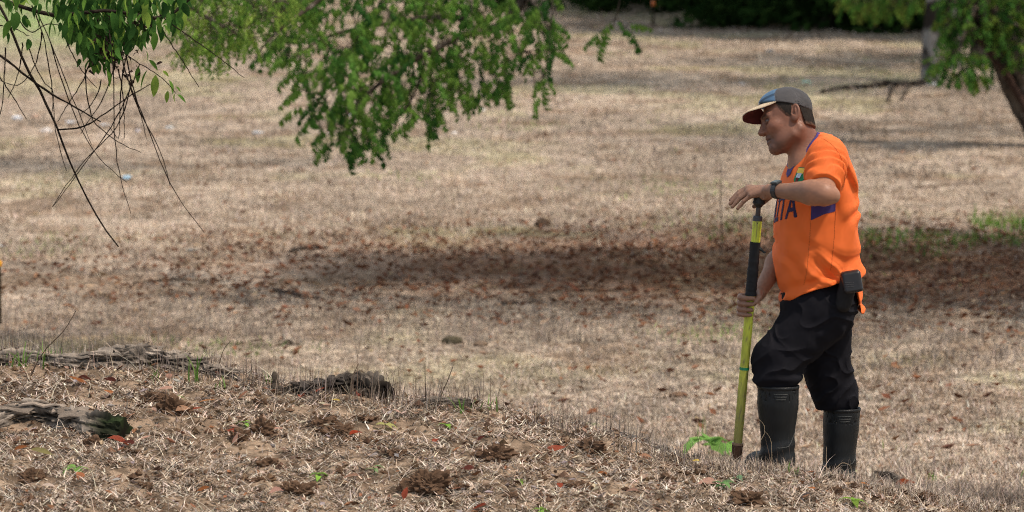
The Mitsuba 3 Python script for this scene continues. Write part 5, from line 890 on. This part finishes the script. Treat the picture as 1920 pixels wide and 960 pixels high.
# green plants on the bank
def plant_blades(px, py, n, L, w, cols, spread_, lean, label, name='grass_tuft', cat_='grass', group=None, bend=0.9):
    p = g1(px, py); k = key_of(name); tag(k, label, cat_, group); x = p[0] + r.normal(size=n) * spread_; y = p[1] + r.normal(size=n) * spread_
    b = ongrass(x, y); 
    for q_ in range(n):
        v, f, c = blades(b[q_:q_ + 1], np.array([L * (0.6 + 0.6 * r.random())]), np.array([w]), np.array([lean * (0.4 + r.random())]), r, tint(cols[int(r.integers(len(cols)))], 1, r, 0.2), bend, 5); put(key_of('blade', k), (v, f), 'leaf', False, c)
GR = [(0.14, 0.28, 0.05), (0.20, 0.34, 0.09), (0.25, 0.36, 0.13)]
for x, y, n, L, w, s, l, lab in [(30, 690, 9, 0.11, 0.010, 0.035, 0.7, 'green grass tuft at the left end of the long log'), (80, 690, 7, 0.13, 0.008, 0.03, 0.6, 'second green grass tuft from the left behind the long log'), (105, 684, 5, 0.10, 0.007, 0.02, 0.5, 'small green tuft behind the long log left of its hump'), (203, 672, 3, 0.08, 0.009, 0.01, 0.25, 'upright green blades just left of the log hump'), (290, 712, 7, 0.075, 0.006, 0.03, 0.8, 'green tuft under the hump of the long log'), (372, 722, 6, 0.13, 0.011, 0.02, 0.4, 'tall green blades at the right part of the long log'), (410, 728, 5, 0.08, 0.010, 0.02, 0.9, 'arching green blades at the right end of the long log'), (872, 772, 5, 0.10, 0.010, 0.02, 0.7, 'green blades beside the small weathered log'), (915, 770, 4, 0.09, 0.009, 0.02, 0.8, 'green blades right of the small weathered log'), (1316, 828, 3, 0.16, 0.012, 0.012, 0.35, 'tall arching green blades above the broad leaved weed'), (500, 722, 5, 0.08, 0.006, 0.02, 0.5, 'thin green tuft left of the hollow log'), (1490, 892, 4, 0.06, 0.009, 0.02, 0.7, 'green tuft between the two boots'), (1918, 905, 3, 0.12, 0.014, 0.015, 0.4, 'pale green blades at the right edge'), (1750, 905, 6, 0.06, 0.014, 0.04, 0.9, 'small green clump at the right behind the bank')]: plant_blades(x, y, n, L, w, GR, s, l, lab)
def weed(px, py, n, size, col, label, height=0.03, lobed=False):
    p = g1(px, py); k = key_of('weed'); tag(k, label, 'weed'); s = size / SC(p); put(k + '__stem', tube(curve([p - [0, 0, 0.01], p + [0.004, 0, height * 0.6], p + [0.0, -0.004, height]], 6), np.linspace(0.003, 0.0018, 6), 5), 'leaf', True, np.broadcast_to(np.array(col) * 0.7, (32, 3)))
    for q_ in range(n):
        az = q_ * 2.4 + 0.5 * r.random(); d = np.array([math.cos(az), math.sin(az) * 0.9 - 0.15, 0.25 + 0.35 * r.random()]); m = leaf_mesh(s * (0.7 + 0.5 * r.random()), s * (0.62 if lobed else 0.42), 0.7, 0.3, r, 7)
        if lobed: w = m[0]; w[:8, 0] *= 1 + 0.35 * np.sin(np.arange(8) * 2.6); w[16:, 0] *= 1 + 0.35 * np.sin(np.arange(8) * 2.6 + 0.4)
        M4 = orient(p + [0, 0, height * (0.5 + 0.5 * r.random())], norm(d), 1.0, 0.6 * (r.random() - 0.5)); put(key_of('leaf', k), (m[0] @ M4[:3, :3].T + M4[:3, 3], m[1]), 'leaf', True, np.broadcast_to(tint(col, 1, r, 0.25)[0], (len(m[0]), 3)))
weed(1328, 862, 6, 58, (0.20, 0.40, 0.10), 'broad leaved bright green weed left of the pole tip', 0.13, True); weed(1358, 856, 3, 46, (0.17, 0.35, 0.08), 'green weed directly behind the pole tip', 0.11, True)
for x, y, n, s, c, lab in [(835, 806, 4, 20, (0.22, 0.42, 0.06), 'bright green seedling right of the hollow log on open straw'), (722, 812, 3, 28, (0.38, 0.38, 0.14), 'yellow green seedling below the hollow log'), (597, 905, 4, 28, (0.22, 0.42, 0.07), 'bright green seedling low in the middle left of the bank'), (143, 892, 5, 32, (0.20, 0.36, 0.10), 'green seedling at the lower left below the mossy log'), (1352, 916, 5, 34, (0.16, 0.30, 0.12), 'blue green weed below the pole tip'), (1382, 900, 3, 24, (0.22, 0.36, 0.20), 'pale blue green seedling just right of the pole tip'), (1590, 893, 4, 26, (0.18, 0.38, 0.07), 'green seedling in front of the rear boot'), (1012, 958, 4, 26, (0.24, 0.42, 0.08), 'bright seedling at the bottom edge in the middle'), (1598, 955, 4, 34, (0.24, 0.42, 0.07), 'bright green seedling at the bottom edge below the rear boot'), (975, 905, 3, 18, (0.26, 0.40, 0.08), 'tiny yellow green seedling in the middle of the bank'), (460, 806, 3, 18, (0.24, 0.42, 0.08), 'tiny green seedling beside a dark clod left of the middle'), (700, 895, 3, 22, (0.22, 0.34, 0.16), 'dull green seedling between two clods'), (1110, 805, 3, 22, (0.20, 0.34, 0.10), 'green seedling on the crest in the middle right'), (330, 752, 3, 18, (0.22, 0.40, 0.08), 'tiny green seedling below the long log'), (770, 912, 3, 20, (0.22, 0.36, 0.10), 'small green seedling near the big lower clod')]: weed(x, y, n, s, c, lab, 0.025)
# dry stalks and twigs that stand out
def stalk(pts, w, col, label, Y=None, group=None, name='dry_stalk'):
    pts = np.array(pts, float); base = g1(*pts[-1]) if Y is None else None; y0 = base[1] if Y is None else Y; c = P(pts[:, 0], pts[:, 1], y0 + np.linspace(0.06, 0, len(pts))); k = key_of(name); n = 14; put(k, tube(curve(c, n), np.linspace(w * 0.5, w, n) / 2 / SC(c[0]), 5), 'paint', True, np.broadcast_to(col, (n * 5 + 2, 3))); tag(k, label, 'stalk', group)
DKT, PLT = (0.07, 0.052, 0.04), (0.34, 0.27, 0.185)
stalk([(142, 583), (118, 622), (85, 656), (58, 705)], 2.6, DKT, 'long dark stalk leaning up left above the long log'); stalk([(1176, 782), (1192, 812), (1215, 842), (1240, 872)], 2.4, (0.3, 0.24, 0.18), 'curved grey stalk leaning left on the crest left of the weed'); stalk([(1248, 800), (1262, 828), (1290, 858), (1312, 872)], 1.8, (0.3, 0.24, 0.18), 'thin curved stalk close left of the weed')
stalk([(75, 611), (40, 619), (0, 634), (-30, 648)], 2.2, DKT, 'dark stalk lying low at the left edge'); stalk([(432, 640), (420, 655), (412, 680), (408, 706)], 2.4, DKT, 'dark upright stalk at the right end of the long log'); stalk([(850, 684), (840, 712), (828, 740), (822, 764)], 2.6, DKT, 'dark branching stalk above the small log'); stalk([(797, 676), (797, 700), (798, 740), (798, 766)], 2.2, DKT, 'straight dark stalk right of the hollow log')
stalk([(955, 802), (930, 786), (890, 780), (845, 785), (815, 792)], 3.0, PLT, 'long pale arching stalk in the middle of the bank'); stalk([(1550, 838), (1549, 860), (1550, 885), (1546, 902)], 1.8, PLT, 'pale upright stalk in front of the rear boot', -0.12); stalk([(1532, 872), (1545, 874), (1556, 884), (1566, 898)], 1.7, PLT, 'pale bent stalk at the foot of the rear boot', -0.13); stalk([(1597, 888), (1592, 872), (1580, 868), (1565, 880), (1550, 896)], 1.6, PLT, 'pale arched stalk across the rear boot', -0.14)
stalk([(1422, 786), (1433, 799), (1434, 809), (1425, 828), (1418, 848), (1416, 882)], 1.4, PLT, 'pale forked stalk against the forward boot', -0.225); stalk([(1434, 809), (1444, 822), (1447, 838), (1446, 884)], 1.2, PLT, 'second pale stalk against the forward boot', -0.23); stalk([(640, 722), (660, 742), (690, 752), (702, 758)], 2.0, PLT, 'pale stalk lying over the hollow log end', 0.35)
stalk([(1352, 302), (1351, 360), (1353, 420), (1352, 482)], 2.8, (0.12, 0.085, 0.06), 'thin dead sapling standing in the field behind the pole', name='dead_sapling'); stalk([(1830, 345), (1845, 362), (1855, 378)], 2.6, (0.14, 0.09, 0.06), 'short dead stem above the green ground cover')
for k in range(16): x = 650 + 300 * r.random(); y = np.interp(x, [650, 740, 900, 950], [745, 765, 772, 785]); h = 25 + 60 * r.random(); stalk([(x + 12 * r.normal(), y - h), (x + 4 * r.normal(), y - h / 2), (x, y)], 1.8, tint((0.15, 0.115, 0.085), 1, r, 0.4)[0], 'thin grey dead stem standing on the crest around the small log', group='thin dead stems on the crest')
# stones, dung, sticks in the field
def stone(px, py, w, h, col, label, cat_='stone', name='stone', seed=1, rough=0.22):
    p = g1(px, py); m = lump(seed, w / SC(p), 0.9 * h / w * 1.3, rough, 3, 1.5); lay(name, px, py, m, np.clip(np.array(col) * (0.5 + meshkit.fbm(m[0] * 60, 3, 2)[:, None]), 0, 1), label, cat_, smooth=True)
stone(848, 641, 40, 17, (0.085, 0.075, 0.05), 'dark flat stone in the field behind the hollow log', seed=3); stone(902, 643, 28, 10, (0.19, 0.14, 0.10), 'smaller brown stone right of the dark flat stone', seed=4); stone(541, 642, 17, 13, (0.04, 0.032, 0.026), 'small round black lump in the field left of the stones', 'lump', 'dung_lump', 5); stone(1273, 750, 34, 11, (0.16, 0.105, 0.07), 'brown lump of soil in the field left of the pole', 'lump', 'soil_lump', 6, 0.35); stone(1018, 424, 32, 22, (0.10, 0.07, 0.05), 'dark clump at the far side of the tree shade', 'lump', 'soil_lump', 7, 0.4)
def stick(pts, w, col, label, name='fallen_stick', cat_='stick'):
    pts = np.array(pts, float); c = G(pts[:, 0], pts[:, 1]); c[:, 2] = H(c[:, 0], c[:, 1]) + 0.5 * w / SC(c[0]); k = key_of(name); n = 16; put(k, tube(curve(c, n), np.linspace(w, w * 0.6, n) / 2 / SC(c[0]) * (1 + 0.5 * (r.random(n) - 0.5)), 7, wob=0.3, r=r), 'paint', True, np.broadcast_to(col, (n * 7 + 2, 3))); tag(k, label, cat_); return k
stick([(512, 550), (545, 552), (575, 560), (605, 562)], 9, (0.055, 0.042, 0.035), 'black chunk of rotten branch in the field left of the tree shade'); stick([(940, 575), (975, 574), (1008, 571)], 8, (0.09, 0.065, 0.05), 'dark stick below the tree shade in the middle'); stick([(545, 474), (580, 470), (614, 469)], 8, (0.06, 0.048, 0.04), 'dark stick at the left end of the tree shade'); stick([(1060, 546), (1120, 545), (1185, 544)], 4, (0.14, 0.1, 0.07), 'thin straight stick at the lower edge of the tree shade'); stick([(250, 532), (330, 528), (420, 530)], 5, (0.10, 0.075, 0.055), 'long thin stick at left of the shade'); stick([(1720, 352), (1790, 348), (1850, 346)], 4, (0.13, 0.09, 0.065), 'thin stick in the field at right')
FBk = 'fallen_branch'; tag(FBk, 'dark crooked fallen branch lying left of the pale trunk', 'branch')
def fbr(pts, w0, w1, nm, up=0.05):
    pts = np.array(pts, float); c = G(pts[:, 0], pts[:, 1]); c[:, 2] = H(c[:, 0], c[:, 1]) + 0.05; put(key_of(nm, FBk), tube(curve(c, 22), np.linspace(w0, w1, 22) / 2 / SC(c[0]) * (1 + 0.4 * (r.random(22) - 0.5)), 7, wob=0.3, r=r), 'bark', True)
fbr([(1738, 158), (1722, 159), (1690, 164), (1665, 161), (1625, 166), (1580, 169), (1540, 176)], 14, 6, 'limb'); fbr([(1705, 164), (1697, 178), (1690, 188)], 8, 5, 'side_limb'); fbr([(1672, 163), (1670, 178), (1664, 192)], 8, 5, 'side_limb')
# litter blown over the field
def bottle(px, py, size, col, label, az):
    p = g1(px, py); s = size / SC(p); d = np.array([math.cos(az), math.sin(az), 0]); a = p + [0, 0, 0.13 * s]; v, f = lathe([(0, 0), (0, 0.11 * s), (0.05, 0.135 * s), (0.3, 0.135 * s), (0.33, 0.12 * s), (0.37, 0.135 * s), (0.62, 0.13 * s), (0.80, 0.06 * s), (0.86, 0.045 * s), (0.88, 0.055 * s), (1, 0.055 * s), (1, 0)], a - d * s / 2, a + d * s / 2, 18); k = key_of('plastic_bottle'); put(k, (v, f), 'satin', True, np.broadcast_to(col, (len(v), 3))); tag(k, label, 'bottle')
bottle(133, 231, 19, (0.62, 0.66, 0.70), 'whitish plastic bottle in the field behind the bare twigs, second from the left', 0.3); bottle(198, 236, 19, (0.60, 0.64, 0.68), 'whitish plastic bottle behind the hanging twigs, right of the other', 0.1); bottle(362, 471, 24, (0.13, 0.16, 0.17), 'dark grey bottle at the left end of the tree shade', 0.15); bottle(485, 252, 22, (0.45, 0.50, 0.54), 'pale grey bottle in the field below the feathery foliage', 0.05); bottle(1445, 98, 18, (0.10, 0.14, 0.17), 'dark blue grey bottle far up the field above the cap', 0.2)
def bag(px, py, size, col, label, seed):
    p = g1(px, py); m = lump(seed, size / SC(p), 0.55, 0.6, 3, 2.0); lay('plastic_scrap', px, py, m, np.broadcast_to(col, (len(m[0]), 3)), label, 'litter', bs='satin')
bag(32, 224, 18, (0.62, 0.66, 0.70), 'crumpled whitish plastic scrap at the far left', 31); bag(66, 220, 14, (0.5, 0.34, 0.24), 'tan scrap beside the whitish scrap at the far left', 32); bag(87, 247, 18, (0.62, 0.60, 0.58), 'pale scrap below the leftmost bottle', 33); bag(238, 334, 20, (0.33, 0.52, 0.66), 'light blue plastic scrap behind the bare twigs', 34); bag(318, 242, 14, (0.55, 0.58, 0.58), 'grey white scrap right of the hanging twigs', 35); bag(620, 246, 11, (0.75, 0.78, 0.80), 'small white scrap left beneath the big bough', 36); bag(660, 217, 10, (0.75, 0.78, 0.80), 'small white scrap seen through the big bough', 37); bag(905, 209, 10, (0.72, 0.74, 0.74), 'small white scrap right beneath the big bough', 38); bag(853, 249, 10, (0.74, 0.72, 0.68), 'tiny white scrap below the right part of the big bough', 39); bag(1512, 155, 15, (0.45, 0.70, 0.58), 'pale green scrap in the field above the cap', 40); bag(1746, 160, 16, (0.75, 0.76, 0.78), 'white scrap at the foot of the pale trunk', 41); bag(1392, 158, 11, (0.66, 0.68, 0.70), 'small whitish scrap in the field left above the cap', 42); bag(258, 248, 9, (0.55, 0.55, 0.62), 'tiny greyish scrap in the field above the blue one', 43); bag(6, 465, 14, (0.66, 0.68, 0.70), 'small white scrap at the left edge of the field', 44)
# marker stakes
def stake(px, py, top, w, label, tipcol, tip):
    p = g1(px, py); s = SC(p); hgt = (py - top) / s; k = key_of('marker_stake'); tag(k, label, 'stake'); v, f = lathe([(0, w / s / 2), (0.96, w / s / 2 * 0.9), (1, 0)], p - [0, 0, 0.05], p + [0, 0, hgt * (1 - tip * 0.5)], 10); put(k + '__post', (v, f), 'paint', True, np.broadcast_to([0.03, 0.022, 0.018], (len(v), 3)))
    v, f = lathe([(0, 0), (0, w / s * 0.75), (0.3, w / s * 0.85), (0.85, w / s * 0.8), (1, w / s * 0.35), (1, 0)], p + [0, 0, hgt * (1 - tip)], p + [0, 0, hgt], 12); put(k + '__marker_top', (v, f), 'satin', True, np.broadcast_to(tipcol, (len(v), 3))); labels[k + '__marker_top'] = {'label': 'orange painted top'}
stake(1225, 50, 2, 4.5, 'thin dark stake with orange top far up the field', (0.62, 0.16, 0.04), 0.22); stake(0, 610, 489, 6.5, 'dark stake with yellow orange top at the left edge', (0.75, 0.33, 0.03), 0.10)
